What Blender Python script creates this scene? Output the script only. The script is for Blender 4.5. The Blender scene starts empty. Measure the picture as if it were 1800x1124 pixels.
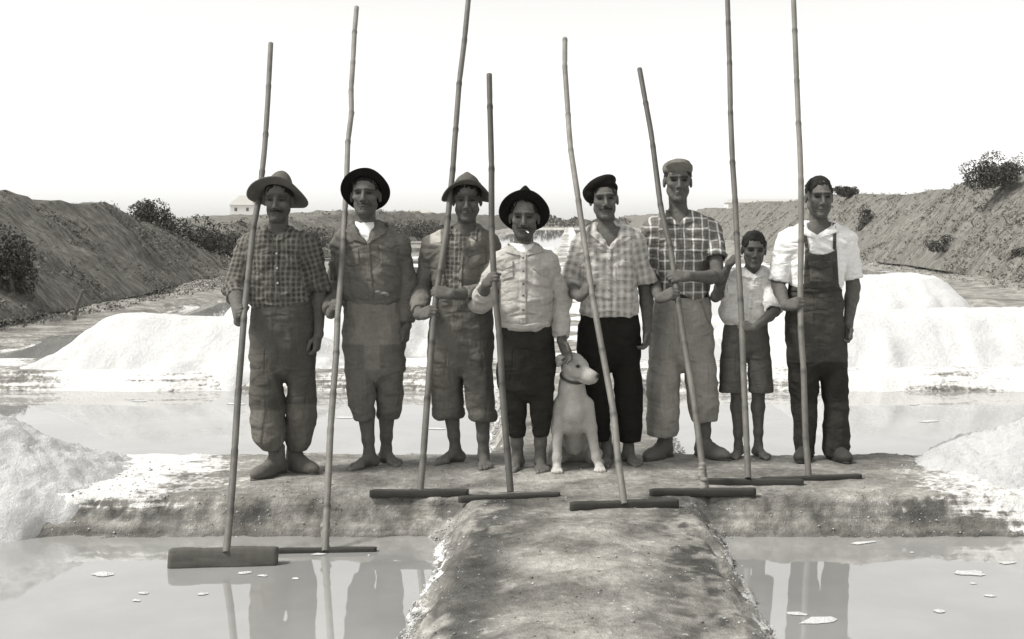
import bpy, math, random
import numpy as np
from mathutils import Vector
from mathutils.bvhtree import BVHTree

# ------------------------------------------------------------------ camera, sky, sun, exposure
SC = bpy.context.scene
COL = SC.collection
FPX, CX, HY, HC = 2160.0, 1000.0, 385.0, 1.5      # focal length in photo pixels, vanishing point, camera height
cam_d = bpy.data.cameras.new('camera')
cam = bpy.data.objects.new('camera', cam_d)
COL.objects.link(cam)
cam.location = (0, 0, HC)
cam.rotation_euler = (math.radians(90), 0, 0)
cam_d.sensor_width = 36
cam_d.lens = 36 * FPX / 1800
cam_d.shift_x = -100 / 1800
cam_d.shift_y = -177 / 1800
cam_d.clip_start = 0.1
cam_d.clip_end = 6000
SC.camera = cam

SUN_EL, SUN_AZ = math.radians(54), math.radians(-106)   # azimuth from +Y (behind the men) towards -X (left)
world = bpy.data.worlds.new('World')
SC.world = world
world.use_nodes = True
wn = world.node_tree
for n in list(wn.nodes):
    wn.nodes.remove(n)
w_out = wn.nodes.new('ShaderNodeOutputWorld')
w_bg = wn.nodes.new('ShaderNodeBackground')
w_sky = wn.nodes.new('ShaderNodeTexSky')
w_sky.sky_type = 'NISHITA'
w_sky.sun_disc = False
w_sky.sun_elevation = SUN_EL
w_sky.sun_rotation = SUN_AZ
w_sky.air_density = 1.0
w_sky.dust_density = 1.0
w_sky.ozone_density = 1.0
w_bw = wn.nodes.new('ShaderNodeRGBToBW')
w_tint = wn.nodes.new('ShaderNodeMix')
w_tint.data_type = 'RGBA'
w_tint.blend_type = 'MULTIPLY'
w_tint.inputs['Factor'].default_value = 1.0
w_tint.inputs['B'].default_value = (1.0, 0.995, 0.975, 1)
wn.links.new(w_sky.outputs['Color'], w_bw.inputs['Color'])
w_veil = wn.nodes.new('ShaderNodeMix')                 # thin even overcast over the blue-sky gradient
w_veil.data_type = 'FLOAT'
w_veil.inputs['Factor'].default_value = 0.4
w_veil.inputs['B'].default_value = 3.2
wn.links.new(w_bw.outputs['Val'], w_veil.inputs['A'])
wn.links.new(w_veil.outputs['Result'], w_tint.inputs['A'])
wn.links.new(w_tint.outputs['Result'], w_bg.inputs['Color'])
w_bg.inputs['Strength'].default_value = 0.13
wn.links.new(w_bg.outputs['Background'], w_out.inputs['Surface'])

sun_d = bpy.data.lights.new('sun', 'SUN')
sun = bpy.data.objects.new('sun', sun_d)
COL.objects.link(sun)
sun_d.energy = 2.0
sun_d.angle = math.radians(12)
sun_d.color = (1.0, 0.985, 0.95)
_sd = Vector((math.sin(SUN_AZ) * math.cos(SUN_EL), math.cos(SUN_AZ) * math.cos(SUN_EL), math.sin(SUN_EL)))
sun.rotation_euler = (-_sd).to_track_quat('-Z', 'Y').to_euler()
sun.location = _sd * 50

SC.view_settings.view_transform = 'Standard'
SC.view_settings.look = 'None'
SC.view_settings.exposure = 1.12
SC.view_settings.gamma = 1.0
SC.view_settings.use_curve_mapping = False

rng = np.random.default_rng(7)
random.seed(7)
f4 = np.float32

# ------------------------------------------------------------------ small helpers
def U(px, py, Y):
    """world point seen at photo pixel (px, py) when it stands Y metres from the camera plane"""
    return np.array([(px - CX) * Y / FPX, Y, HC - (py - HY) * Y / FPX])

def DG(py, z=0.0):
    """distance at which a point of height z shows at row py"""
    return FPX * (HC - z) / (py - HY)

_tab = rng.random((32, 32, 32)).astype(f4)
def vnoise(P, sc=1.0, off=0.0):
    P = np.asarray(P, f4) * np.asarray(sc, f4) + off
    i = np.floor(P).astype(np.int32)
    f = P - i
    f = f * f * (3 - 2 * f)
    i &= 31
    j = (i + 1) & 31
    x0, y0, z0 = i[..., 0], i[..., 1], i[..., 2]
    x1, y1, z1 = j[..., 0], j[..., 1], j[..., 2]
    fx, fy, fz = f[..., 0], f[..., 1], f[..., 2]
    a = _tab[x0, y0, z0] * (1 - fx) + _tab[x1, y0, z0] * fx
    b = _tab[x0, y1, z0] * (1 - fx) + _tab[x1, y1, z0] * fx
    c = _tab[x0, y0, z1] * (1 - fx) + _tab[x1, y0, z1] * fx
    d = _tab[x0, y1, z1] * (1 - fx) + _tab[x1, y1, z1] * fx
    return ((a * (1 - fy) + b * fy) * (1 - fz) + (c * (1 - fy) + d * fy) * fz) * 2 - 1

def fbm(P, sc=1.0, oct=4, off=0.0, gain=0.5):
    s, a, t = 0, 1.0, 0
    for o in range(oct):
        s = s + a * vnoise(P, np.asarray(sc) * 2.03 ** o, off + 7.3 * o)
        t += a
        a *= gain
    return s / t

def sstep(a, b, x):
    t = np.clip((x - a) / (b - a), 0, 1)
    return t * t * (3 - 2 * t)

def mk(name, V, faces, mat=None, parent=None, loc=None, attrs=None, smooth=True):
    """one mesh object from numpy vertices (world) and quads/tris"""
    V = np.asarray(V, np.float64)
    if loc is not None:
        V = V - np.asarray(loc)
    me = bpy.data.meshes.new(name)
    if isinstance(faces, np.ndarray):
        n, k = faces.shape
        me.vertices.add(len(V))
        me.vertices.foreach_set('co', V.astype(f4).ravel())
        me.loops.add(n * k)
        me.loops.foreach_set('vertex_index', faces.astype(np.int32).ravel())
        me.polygons.add(n)
        me.polygons.foreach_set('loop_start', np.arange(0, n * k, k, dtype=np.int32))
        me.update(calc_edges=True)
        me.validate()
    else:
        me.from_pydata([tuple(v) for v in V], [], [tuple(int(i) for i in f) for f in faces])
        me.update()
    if smooth:
        me.polygons.foreach_set('use_smooth', np.ones(len(me.polygons), bool))
    for an, av in (attrs or {}).items():
        av = np.asarray(av, f4)
        if av.ndim == 1:
            at = me.attributes.new(an, 'FLOAT', 'POINT')
            at.data.foreach_set('value', av)
        else:
            at = me.attributes.new(an, 'FLOAT_VECTOR', 'POINT')
            at.data.foreach_set('vector', av.ravel())
    o = bpy.data.objects.new(name, me)
    COL.objects.link(o)
    if mat:
        me.materials.append(mat)
    if parent is not None:
        o.parent = parent
    elif loc is not None:
        o.location = loc
    return o

def empty(name, loc, label, cat, group=None):
    o = bpy.data.objects.new(name, None)
    COL.objects.link(o)
    o.location = [float(c) for c in loc]
    o['label'] = label
    o['category'] = cat
    if group:
        o['group'] = group
    return o

def tag(o, label=None, cat=None, group=None, kind=None):
    if label: o['label'] = label
    if cat: o['category'] = cat
    if group: o['group'] = group
    if kind: o['kind'] = kind
    return o

# ------------------------------------------------------------------ materials
def warm(v, k=1.0):
    """grey of value v with the faint warm tone of the print"""
    t = 1 - min(v, 1)
    return (v * (1 + .02 * t), v * (1 - .035 * k * t), v * (1 - .16 * k * t), 1)

class NT:
    def __init__(s, name):
        s.m = bpy.data.materials.new(name)
        s.m.use_nodes = True
        s.t = s.m.node_tree
        s.b = s.t.nodes['Principled BSDF']
    def n(s, typ, **kw):
        nd = s.t.nodes.new(typ)
        for k, v in kw.items():
            if k.startswith('i_'):
                key = k[2:]
                nd.inputs[int(key) if key.isdigit() else key.replace('_', ' ')].default_value = v
            else:
                setattr(nd, k, v)
        return nd
    def l(s, a, b):
        s.t.links.new(a, b)
    def attr(s, name):
        return s.n('ShaderNodeAttribute', attribute_name=name)
    def math(s, op, a, b=None, c=None, clamp=False):
        nd = s.n('ShaderNodeMath', operation=op, use_clamp=clamp)
        for i, v in enumerate((a, b, c)):
            if v is None: continue
            if isinstance(v, (int, float)): nd.inputs[i].default_value = v
            else: s.l(v, nd.inputs[i])
        return nd.outputs[0]
    def noise(s, scale, detail=4, rough=.55, vec=None, dist=0):
        nd = s.n('ShaderNodeTexNoise')
        nd.inputs['Scale'].default_value = scale
        nd.inputs['Detail'].default_value = detail
        nd.inputs['Roughness'].default_value = rough
        nd.inputs['Distortion'].default_value = dist
        s.l(vec if vec is not None else s.pos(), nd.inputs['Vector'])
        return nd.outputs['Fac']
    def pos(s):
        if not hasattr(s, '_p'):
            s._p = s.n('ShaderNodeTexCoord').outputs['Object']
        return s._p
    def smooth(s, x, a, b):
        nd = s.n('ShaderNodeMapRange', interpolation_type='SMOOTHSTEP')
        nd.inputs['From Min'].default_value = a
        nd.inputs['From Max'].default_value = b
        s.l(x, nd.inputs['Value'])
        return nd.outputs['Result']
    def mix(s, fac, a, b):
        nd = s.n('ShaderNodeMix', data_type='RGBA')
        for key, v in (('Factor', fac), ('A', a), ('B', b)):
            if isinstance(v, (int, float)): nd.inputs[key].default_value = v
            elif isinstance(v, tuple): nd.inputs[key].default_value = v
            else: s.l(v, nd.inputs[key])
        return nd.outputs['Result']
    def scale(s, col, fac):
        """colour times a scalar"""
        nd = s.n('ShaderNodeVectorMath', operation='SCALE')
        if isinstance(col, tuple): nd.inputs[0].default_value = col[:3]
        else: s.l(col, nd.inputs[0])
        if isinstance(fac, (int, float)): nd.inputs['Scale'].default_value = fac
        else: s.l(fac, nd.inputs['Scale'])
        return nd.outputs[0]
    def bump(s, h, strength=.4, dist=.01):
        nd = s.n('ShaderNodeBump')
        nd.inputs['Strength'].default_value = strength
        nd.inputs['Distance'].default_value = dist
        s.l(h, nd.inputs['Height'])
        s.l(nd.outputs['Normal'], s.b.inputs['Normal'])
    def done(s, col, rough=.9, spec=.3):
        if isinstance(col, tuple): s.b.inputs['Base Color'].default_value = col
        else: s.l(col, s.b.inputs['Base Color'])
        s.b.inputs['Roughness'].default_value = rough
        s.b.inputs['Specular IOR Level'].default_value = spec
        return s.m

def cloth(name, v, plaid=None, mott=.35, rough=.95, crs=.85, vcr=.6):
    """woven cloth; plaid = (period_u, period_v, line value, half-width, dark value, half-width)"""
    t = NT(name)
    col = warm(v)
    if plaid:
        pu, pv, lv, lw, dv, dw = plaid
        sep = t.n('ShaderNodeSeparateXYZ')
        nz = t.n('ShaderNodeTexNoise'); nz.inputs['Scale'].default_value = 9; nz.inputs['Detail'].default_value = 3
        t.l(t.pos(), nz.inputs['Vector'])
        dsp = t.n('ShaderNodeVectorMath', operation='SCALE'); t.l(nz.outputs['Color'], dsp.inputs[0]); dsp.inputs['Scale'].default_value = .028
        add = t.n('ShaderNodeVectorMath', operation='ADD'); t.l(t.attr('fuv').outputs['Vector'], add.inputs[0]); t.l(dsp.outputs[0], add.inputs[1])
        t.l(add.outputs[0], sep.inputs[0])
        def stripe(x, p, w, ph):
            a = t.math('PINGPONG', t.math('ADD', x, 40 * p + ph * p), p / 2)
            return t.math('SUBTRACT', 1.0, t.smooth(a, w * p * .6, w * p))
        su = stripe(sep.outputs['X'], pu, lw, 0); sv = stripe(sep.outputs['Z'], pv, lw, 0)
        du = stripe(sep.outputs['X'], pu, dw, .5); dv_ = stripe(sep.outputs['Z'], pv, dw, .5)
        fade = t.smooth(t.noise(11, 4, .6), .25, .75)
        dark = t.math('MULTIPLY', t.math('ADD', du, t.math('MULTIPLY', dv_, .8)), t.math('ADD', t.math('MULTIPLY', fade, .35), .25))
        light = t.math('MULTIPLY', t.math('ADD', su, t.math('MULTIPLY', sv, .7)), t.math('ADD', t.math('MULTIPLY', fade, .30), .42), clamp=True)
        col = t.mix(dark, col, warm(dv))
        col = t.mix(light, col, warm(lv))
    n1 = t.noise(6, 5, .65, dist=.5)
    n2 = t.noise(55, 3, .6)
    f = t.math('ADD', t.math('MULTIPLY', n1, mott * 2.6), 1 - mott * 1.3)
    f = t.math('MULTIPLY', f, t.math('ADD', t.math('MULTIPLY', n2, .35), .825))
    f = t.math('MULTIPLY', f, t.attr('tone').outputs['Fac'])
    wv = t.noise(420, 2, .5)
    def crease(rot, sc):
        mp = t.n('ShaderNodeMapping'); mp.inputs['Rotation'].default_value = (0, rot, 0); mp.inputs['Scale'].default_value = sc
        t.l(t.pos(), mp.inputs['Vector'])
        c = t.noise(1.0, 2, .4, mp.outputs[0], .6)
        return t.math('ABSOLUTE', t.math('SUBTRACT', c, .5))
    cr = t.math('ADD', crease(.75, (5, 4, 11)), t.math('ADD', crease(-.85, (4.5, 4, 12)), t.math('MULTIPLY', crease(.08, (13, 8, 3.2)), vcr)))
    h = t.math('ADD', t.math('MULTIPLY', t.math('ADD', t.math('MULTIPLY', n2, .8), t.math('MULTIPLY', wv, .25)), .12), t.math('MULTIPLY', cr, crs))
    t.bump(h, .9, .045)
    t.b.inputs['Sheen Weight'].default_value = 0
    return t.done(t.scale(col, f), rough, .06)

def simple(name, v, rough=.8, ns=40, na=.3, bs=.3, bd=.004, spec=.3, tone=False):
    t = NT(name)
    n1 = t.noise(ns, 4, .6)
    n2 = t.noise(ns * .13, 3, .5)
    f = t.math('ADD', t.math('MULTIPLY', t.math('ADD', n1, n2), na), 1 - na)
    if tone:
        f = t.math('MULTIPLY', f, t.attr('tone').outputs['Fac'])
    if bs: t.bump(n1, bs, bd)
    return t.done(t.scale(warm(v), f), rough, spec)

# ------------------------------------------------------------------ signed-distance sculpting
BIG = 0.09
class F:
    def __init__(s, lo, hi, h):
        s.lo = np.array(lo, np.float64)
        s.h = h
        s.n = (np.ceil((np.array(hi) - s.lo) / h).astype(int) + 1)
        s.a = np.full(s.n, BIG, f4)
        s.ax = [(s.lo[i] + h * np.arange(s.n[i])).astype(f4) for i in range(3)]
    def sub(s, lo, hi):
        i0 = np.clip(np.floor((np.asarray(lo) - s.lo) / s.h).astype(int), 0, s.n - 1)
        i1 = np.clip(np.ceil((np.asarray(hi) - s.lo) / s.h).astype(int) + 1, 1, s.n)
        sl = tuple(slice(a, max(b, a)) for a, b in zip(i0, i1))
        X = s.ax[0][sl[0]][:, None, None]
        Y = s.ax[1][sl[1]][None, :, None]
        Z = s.ax[2][sl[2]][None, None, :]
        return sl, X, Y, Z
    def put(s, fn, lo, hi, k=.01, cut=False, m=None):
        m = max(k, .012) + .01 if m is None else m
        sl, X, Y, Z = s.sub(np.asarray(lo) - m, np.asarray(hi) + m)
        a = s.a[sl]
        if a.size == 0: return
        d = fn(X, Y, Z)
        if cut:
            d = -d
            hh = np.maximum(k - np.abs(a - d), 0) / k
            s.a[sl] = np.maximum(a, d) + hh * hh * k * .25
        else:
            hh = np.maximum(k - np.abs(a - d), 0) / k
            s.a[sl] = np.minimum(a, d) - hh * hh * k * .25
    def cap(s, p, q, ra, rb, k=.01, cut=False):
        p = np.asarray(p, np.float64); q = np.asarray(q, np.float64)
        d = q - p
        L = max(float(d @ d), 1e-9)
        def fn(X, Y, Z):
            x, y, z = X - f4(p[0]), Y - f4(p[1]), Z - f4(p[2])
            t = np.clip((x * f4(d[0]) + y * f4(d[1]) + z * f4(d[2])) / f4(L), 0, 1)
            return np.sqrt((x - t * f4(d[0])) ** 2 + (y - t * f4(d[1])) ** 2 + (z - t * f4(d[2])) ** 2) - (f4(ra) + f4(rb - ra) * t)
        R = max(ra, rb)
        s.put(fn, np.minimum(p, q) - R, np.maximum(p, q) + R, k, cut)
    def chain(s, pts, rs, k=.01):
        for i in range(len(pts) - 1):
            s.cap(pts[i], pts[i + 1], rs[i], rs[i + 1], k)
    def ell(s, c, r, k=.01, R=None, cut=False):
        c = np.asarray(c, np.float64); r = np.asarray(r, np.float64)
        R = np.eye(3) if R is None else R          # columns = local axes in world
        ext = np.sqrt(((R * r) ** 2).sum(1))
        def fn(X, Y, Z):
            x, y, z = X - f4(c[0]), Y - f4(c[1]), Z - f4(c[2])
            l = [x * f4(R[0, i]) + y * f4(R[1, i]) + z * f4(R[2, i]) for i in range(3)]
            k0 = np.sqrt(sum((l[i] / f4(r[i])) ** 2 for i in range(3)))
            k1 = np.sqrt(sum((l[i] / f4(r[i] ** 2)) ** 2 for i in range(3))) + 1e-6
            return (k0 * (k0 - 1) / k1).astype(f4)
        s.put(fn, c - ext, c + ext, k, cut)
    def loft(s, rows, k=.02, e=2.3, cut=False, capk=0.0):
        """rows: (z, cx, cy, rx, ry) sections stacked in z"""
        rows = np.array(sorted(rows, key=lambda r: r[0]), np.float64)
        z0, z1 = rows[0, 0], rows[-1, 0]
        lo = [(rows[:, 1] - rows[:, 3]).min(), (rows[:, 2] - rows[:, 4]).min(), z0]
        hi = [(rows[:, 1] + rows[:, 3]).max(), (rows[:, 2] + rows[:, 4]).max(), z1]
        zz = np.arange(z0 - .1, z1 + .1, .004)
        tabs = []
        ker = np.ones(7) / 7
        for c in range(1, 5):
            v = np.interp(zz, rows[:, 0], rows[:, c])
            for _ in range(2):
                v = np.convolve(np.pad(v, 3, mode='edge'), ker, 'valid')
            tabs.append(v)
        def fn(X, Y, Z):
            zf = Z.ravel()
            cx, cy, rx, ry = [np.interp(zf, zz, t).astype(f4)[None, None, :] for t in tabs]
            q = (np.abs((X - cx) / rx) ** e + np.abs((Y - cy) / ry) ** e) ** f4(1 / e)
            d = (q - 1) * np.minimum(rx, ry) * f4(.9)
            return np.maximum(d, np.maximum(f4(z0) - Z, Z - f4(z1))).astype(f4)
        s.put(fn, lo, hi, k, cut)
    def sample(s, P):
        g = (np.asarray(P) - s.lo) / s.h
        i = np.floor(g).astype(int)
        ok = np.all((i >= 0) & (i < s.n - 1), axis=1)
        i = np.clip(i, 0, s.n - 2)
        f = np.clip(g - i, 0, 1)
        r = 0
        for dx in (0, 1):
            for dy in (0, 1):
                for dz in (0, 1):
                    w = (f[:, 0] if dx else 1 - f[:, 0]) * (f[:, 1] if dy else 1 - f[:, 1]) * (f[:, 2] if dz else 1 - f[:, 2])
                    r = r + w * s.a[i[:, 0] + dx, i[:, 1] + dy, i[:, 2] + dz]
        return np.where(ok, r, BIG)
    def mesh(s):
        """naive surface nets -> vertices, quads"""
        a = s.a
        ins = a < 0
        nx, ny, nz = s.n
        cnt = np.zeros((nx - 1, ny - 1, nz - 1), np.int8)
        for dx in (0, 1):
            for dy in (0, 1):
                for dz in (0, 1):
                    cnt += ins[dx:nx - 1 + dx, dy:ny - 1 + dy, dz:nz - 1 + dz]
        C = np.argwhere((cnt > 0) & (cnt < 8))
        idx = np.full(cnt.shape, -1, np.int32)
        idx[C[:, 0], C[:, 1], C[:, 2]] = np.arange(len(C))
        val = {}
        for dx in (0, 1):
            for dy in (0, 1):
                for dz in (0, 1):
                    val[dx, dy, dz] = a[C[:, 0] + dx, C[:, 1] + dy, C[:, 2] + dz]
        acc = np.zeros((len(C), 3)); num = np.zeros(len(C))
        for ax in range(3):
            o1, o2 = [i for i in range(3) if i != ax]
            for u in (0, 1):
                for v in (0, 1):
                    A = [0, 0, 0]; A[o1] = u; A[o2] = v
                    B = list(A); B[ax] = 1
                    va, vb = val[tuple(A)], val[tuple(B)]
                    cr = (va < 0) != (vb < 0)
                    t = np.where(cr, va / np.where(cr, va - vb, 1), 0)
                    P = np.tile(np.array(A, float), (len(C), 1))
                    P[:, ax] = t
                    acc += P * cr[:, None]
                    num += cr
        V = s.lo + s.h * (C + acc / num[:, None])
        Q = []
        for ax in range(3):
            o1, o2 = (ax + 1) % 3, (ax + 2) % 3
            sa = [slice(None)] * 3; sb = [slice(None)] * 3
            sa[ax] = slice(0, -1); sb[ax] = slice(1, None)
            e = np.argwhere(ins[tuple(sa)] != ins[tuple(sb)])
            e = e[(e[:, o1] > 0) & (e[:, o2] > 0) & (e[:, o1] < s.n[o1] - 1) & (e[:, o2] < s.n[o2] - 1)]
            q = []
            for u, v in ((1, 1), (0, 1), (0, 0), (1, 0)):
                c = e.copy(); c[:, o1] -= u; c[:, o2] -= v
                q.append(idx[c[:, 0], c[:, 1], c[:, 2]])
            q = np.stack(q, 1)
            flip = ~ins[e[:, 0], e[:, 1], e[:, 2]]
            q[flip] = q[flip][:, ::-1]
            Q.append(q)
        Q = np.concatenate(Q)
        return V, Q[(Q >= 0).all(1)]

def normals(V, Q):
    n = np.zeros_like(V)
    a = V[Q[:, 2]] - V[Q[:, 0]]; b = V[Q[:, 3]] - V[Q[:, 1]]
    c = np.cross(a, b)
    for i in range(4):
        for ax in range(3):
            n[:, ax] += np.bincount(Q[:, i], c[:, ax], len(V))
    return n / (np.linalg.norm(n, axis=1)[:, None] + 1e-12)

def relax(V, Q, it=1, f=.5):
    for _ in range(it):
        acc = np.zeros_like(V); num = np.zeros(len(V))
        for i in range(4):
            j = (i + 1) % 4
            for ax in range(3):
                acc[:, ax] += np.bincount(Q[:, i], V[Q[:, j], ax], len(V)) + np.bincount(Q[:, j], V[Q[:, i], ax], len(V))
            num += np.bincount(Q[:, i], None, len(V)) + np.bincount(Q[:, j], None, len(V))
        V = V * (1 - f) + f * acc / np.maximum(num, 1)[:, None]
    return V

def keep(V, Q, mask, attrs=None):
    """drop quads whose four corners are all outside mask"""
    q = Q[mask[Q].any(1)]
    used = np.zeros(len(V), bool); used[q.ravel()] = True
    re = np.cumsum(used) - 1
    at = {k: v[used] for k, v in (attrs or {}).items()}
    return V[used], re[q], at

def poly_sd(px, py, poly):
    """signed distance (pixels) to a polygon, negative inside"""
    poly = np.asarray(poly, f4)
    d = np.full(np.broadcast(px, py).shape, 1e9, f4)
    sgn = np.zeros(d.shape, bool)
    n = len(poly)
    for i in range(n):
        ax, ay = poly[i]; bx, by = poly[(i + 1) % n]
        ex, ey = bx - ax, by - ay
        wx, wy = px - ax, py - ay
        t = np.clip((wx * ex + wy * ey) / (ex * ex + ey * ey + 1e-9), 0, 1)
        d = np.minimum(d, (wx - t * ex) ** 2 + (wy - t * ey) ** 2)
        c = ((ay > py) != (by > py)) & (px < (bx - ax) * (py - ay) / (by - ay + 1e-9) + ax)
        sgn ^= c
    return np.where(sgn, -1, 1) * np.sqrt(d)

def project(V):
    return CX + FPX * V[:, 0] / V[:, 1], HY - FPX * (V[:, 2] - HC) / V[:, 1]

def rotz(a):
    c, s = math.cos(a), math.sin(a)
    return np.array([[c, -s, 0], [s, c, 0], [0, 0, 1.]])
def rotx(a):
    c, s = math.cos(a), math.sin(a)
    return np.array([[1., 0, 0], [0, c, -s], [0, s, c]])
def roty(a):
    c, s = math.cos(a), math.sin(a)
    return np.array([[c, 0, s], [0, 1., 0], [-s, 0, c]])
def unit(v):
    v = np.asarray(v, float)
    return v / (np.linalg.norm(v) + 1e-12)
SC.cycles.use_denoising = True
# ------------------------------------------------------------------ ground: pans, banks and causeway as one sheet
WZ = -.18                                              # brine level
def axis(segs):
    out = []
    for a, b, h in segs:
        out.append(np.arange(a, b - h * .5, h))
    out.append([segs[-1][1]])
    return np.concatenate(out)
def geo(a, b, h0, r):
    v = [a]; h = h0
    while v[-1] < b:
        v.append(v[-1] + h); h *= r
    return np.array(v[:-1] + [b])

def edge_x(x, y, s):
    """wavering of a bank edge"""
    P = np.stack([x, y, np.full_like(x, s)], -1)
    return .035 * vnoise(P, 1.7, s) + .018 * vnoise(P, 6.5, s) + .007 * vnoise(P, 21, s)

def height(x, y):
    shp = x.shape
    x = x.ravel(); y = y.ravel()
    P = np.stack([x, y, np.zeros_like(x)], -1)
    ex = edge_x(x, 0 * y, 1.0); ey = edge_x(0 * x, y, 5.0)
    # front cross bank and the causeway
    d1 = np.maximum(6.64 + ex - y, y - (7.86 + edge_x(x, 0 * y, 3.0)))
    d2 = np.maximum(-.50 + ey - x, x - (.66 + edge_x(0 * x, y, 9.0)))
    kk = .16
    h = np.clip(.5 + .5 * (d2 - d1) / kk, 0, 1)
    d = d2 * (1 - h) + d1 * h - kk * h * (1 - h)
    # bank section: flat top, rounded lip, terraced face
    rag = .022 * vnoise(P, 5.5, 12.0) + .016 * vnoise(P, 14, 15.0) + .009 * vnoise(P, 33, 17.0)
    t = np.clip(d + .03 + rag * (y < 8.3), 0, None)
    face_h = np.where((y < 6.55) & (np.abs(x - .08) < 1.1), .05, .085)
    z = np.where(t < .055, -face_h * (t / .055) ** 1.2, -face_h - (.20 - face_h) * (t - .055) / .145)
    lay = np.sin(z * 170 + 2.5 * vnoise(P, 1.6)) * .0035 * (t > .05) + .010 * np.sin(t * 75 + 3 * vnoise(P, 1.3)) * (t > .06) * (t < .25)
    z = z + lay
    crown = .006 * sstep(0, -.5, d) + .032 * sstep(0, -.5, d) * sstep(6.35, 5.7, y)
    zb = np.maximum(z + crown, -.34)
    # rear banks of the next pans (lower, straighter)
    out = zb
    for (c, w, top, sd) in ((12.75, .62, -.005, 2), (20.2, .35, -.11, 4), (29.6, .35, -.11, 6), (44, .5, -.11, 8), (70, .8, -.12, 13)):
        e = edge_x(x, 0 * y, sd) * 1.6
        dd = np.abs(y - c - e) - w
        zz = top - .2 * np.clip(dd + .02, 0, None) / .22 + np.sin(np.clip(dd, -1, 1) * 30) * .008 * (dd > -.1)
        out = np.maximum(out, zz)
    # muddy shelves at the foot of the embankments
    sl = x + 6.7 + 1.0 * vnoise(P, .16, 3.0) + .35 * vnoise(P, .7, 4.0)
    sr = x - 7.9 + .9 * vnoise(P, .15, 5.0) + .35 * vnoise(P, .7, 6.0)
    for dd, s_ in ((sl, 21.), (-sr, 23.)):
        rough = .05 * vnoise(P, np.array([.9, .45, 1]), s_) + .03 * vnoise(P, 2.4, s_)
        pool = sstep(.25, .45, vnoise(P, np.array([.42, .20, 1.]), s_ + 2)) * sstep(0.2, .8, -dd) * sstep(3.2, 1.8, -dd)
        zz = -.06 - .16 * np.clip(dd + .1, 0, None) / .3 + rough * (dd < .3) - pool * .26 + .05 * sstep(1.0, 3.5, -dd)
        zz = zz + (dd < .2) * .055 * np.round(2.6 * vnoise(P, np.array([.55, .22, 1]), s_ + 5)) / 2.6 * 1.6
        zz = np.where(y < 11.0, -1, zz)
        out = np.maximum(out, zz)
    # beyond the works
    out = np.maximum(out, np.where((y > 205) | (np.abs(x) > 14), .02 + .1 * vnoise(P, .05), -1))
    # surface relief
    n = .014 * fbm(P, 3.1, 3, 1.0) + .0085 * fbm(P, 13, 3, 2.0) - .012 * np.clip(vnoise(P, np.array([6.5, 4.2, 1]), 9.0) - .35, 0, 1)
    face = sstep(-.06, .05, d) * (y < 8.3)
    lump = .014 * np.abs(vnoise(P, 26, 3.0)) + .012 * fbm(P, 42, 2, 8.0)
    feet = np.exp(-((y - 7.45) / .5) ** 2) * (np.abs(x - .05) < 2.1)
    out = out + n * np.where(out > -.19, 1, .3) * (1 - .55 * feet) + lump * face
    return out.reshape(shp), d.reshape(shp), (sl.reshape(shp), sr.reshape(shp))

def mat_ground():
    t = NT('pan_mud_and_salt')
    salt = t.attr('salt').outputs['Fac']; wet = t.attr('wet').outputs['Fac']
    n1 = t.noise(3.0, 5, .6); n2 = t.noise(24, 5, .68); n3 = t.noise(130, 3, .6)
    nb = t.noise(9, 6, .62, dist=.6)
    wz = t.n('ShaderNodeMapping'); wz.inputs['Scale'].default_value = (1.3, 2.2, 34)
    t.l(t.pos(), wz.inputs['Vector'])
    strat = t.noise(1.0, 5, .6, wz.outputs[0])
    mud = t.mix(t.smooth(n1, .30, .72), warm(.17), warm(.36))
    mud = t.scale(mud, t.math('ADD', t.math('MULTIPLY', nb, 1.0), .5))
    mud = t.scale(mud, t.math('ADD', t.math('MULTIPLY', n2, .9), .55))
    mud = t.scale(mud, t.math('ADD', t.math('MULTIPLY', strat, 1.7), .15))
    mud = t.mix(wet, mud, t.scale(mud, .32))
    fleck = t.smooth(t.math('ADD', n2, t.math('MULTIPLY', n1, .25)), .76, .86)
    sm = t.math('ADD', salt, t.math('MULTIPLY', t.math('SUBTRACT', t.math('ADD', t.math('MULTIPLY', n2, .45), t.math('ADD', t.math('MULTIPLY', nb, .35), t.math('MULTIPLY', strat, .6))), .7), 1.6))
    sm = t.smooth(sm, .38, .62)
    sm = t.math('MAXIMUM', sm, t.math('MULTIPLY', fleck, .55))
    sc_ = t.scale(warm(.76), t.math('ADD', t.math('MULTIPLY', n3, .30), .80))
    col = t.mix(sm, mud, sc_)
    t.bump(t.math('ADD', t.math('MULTIPLY', n2, 1.0), t.math('MULTIPLY', n3, .35)), .8, .03)
    return t.done(col, .85, .25)
M_GROUND = mat_ground()

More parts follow.
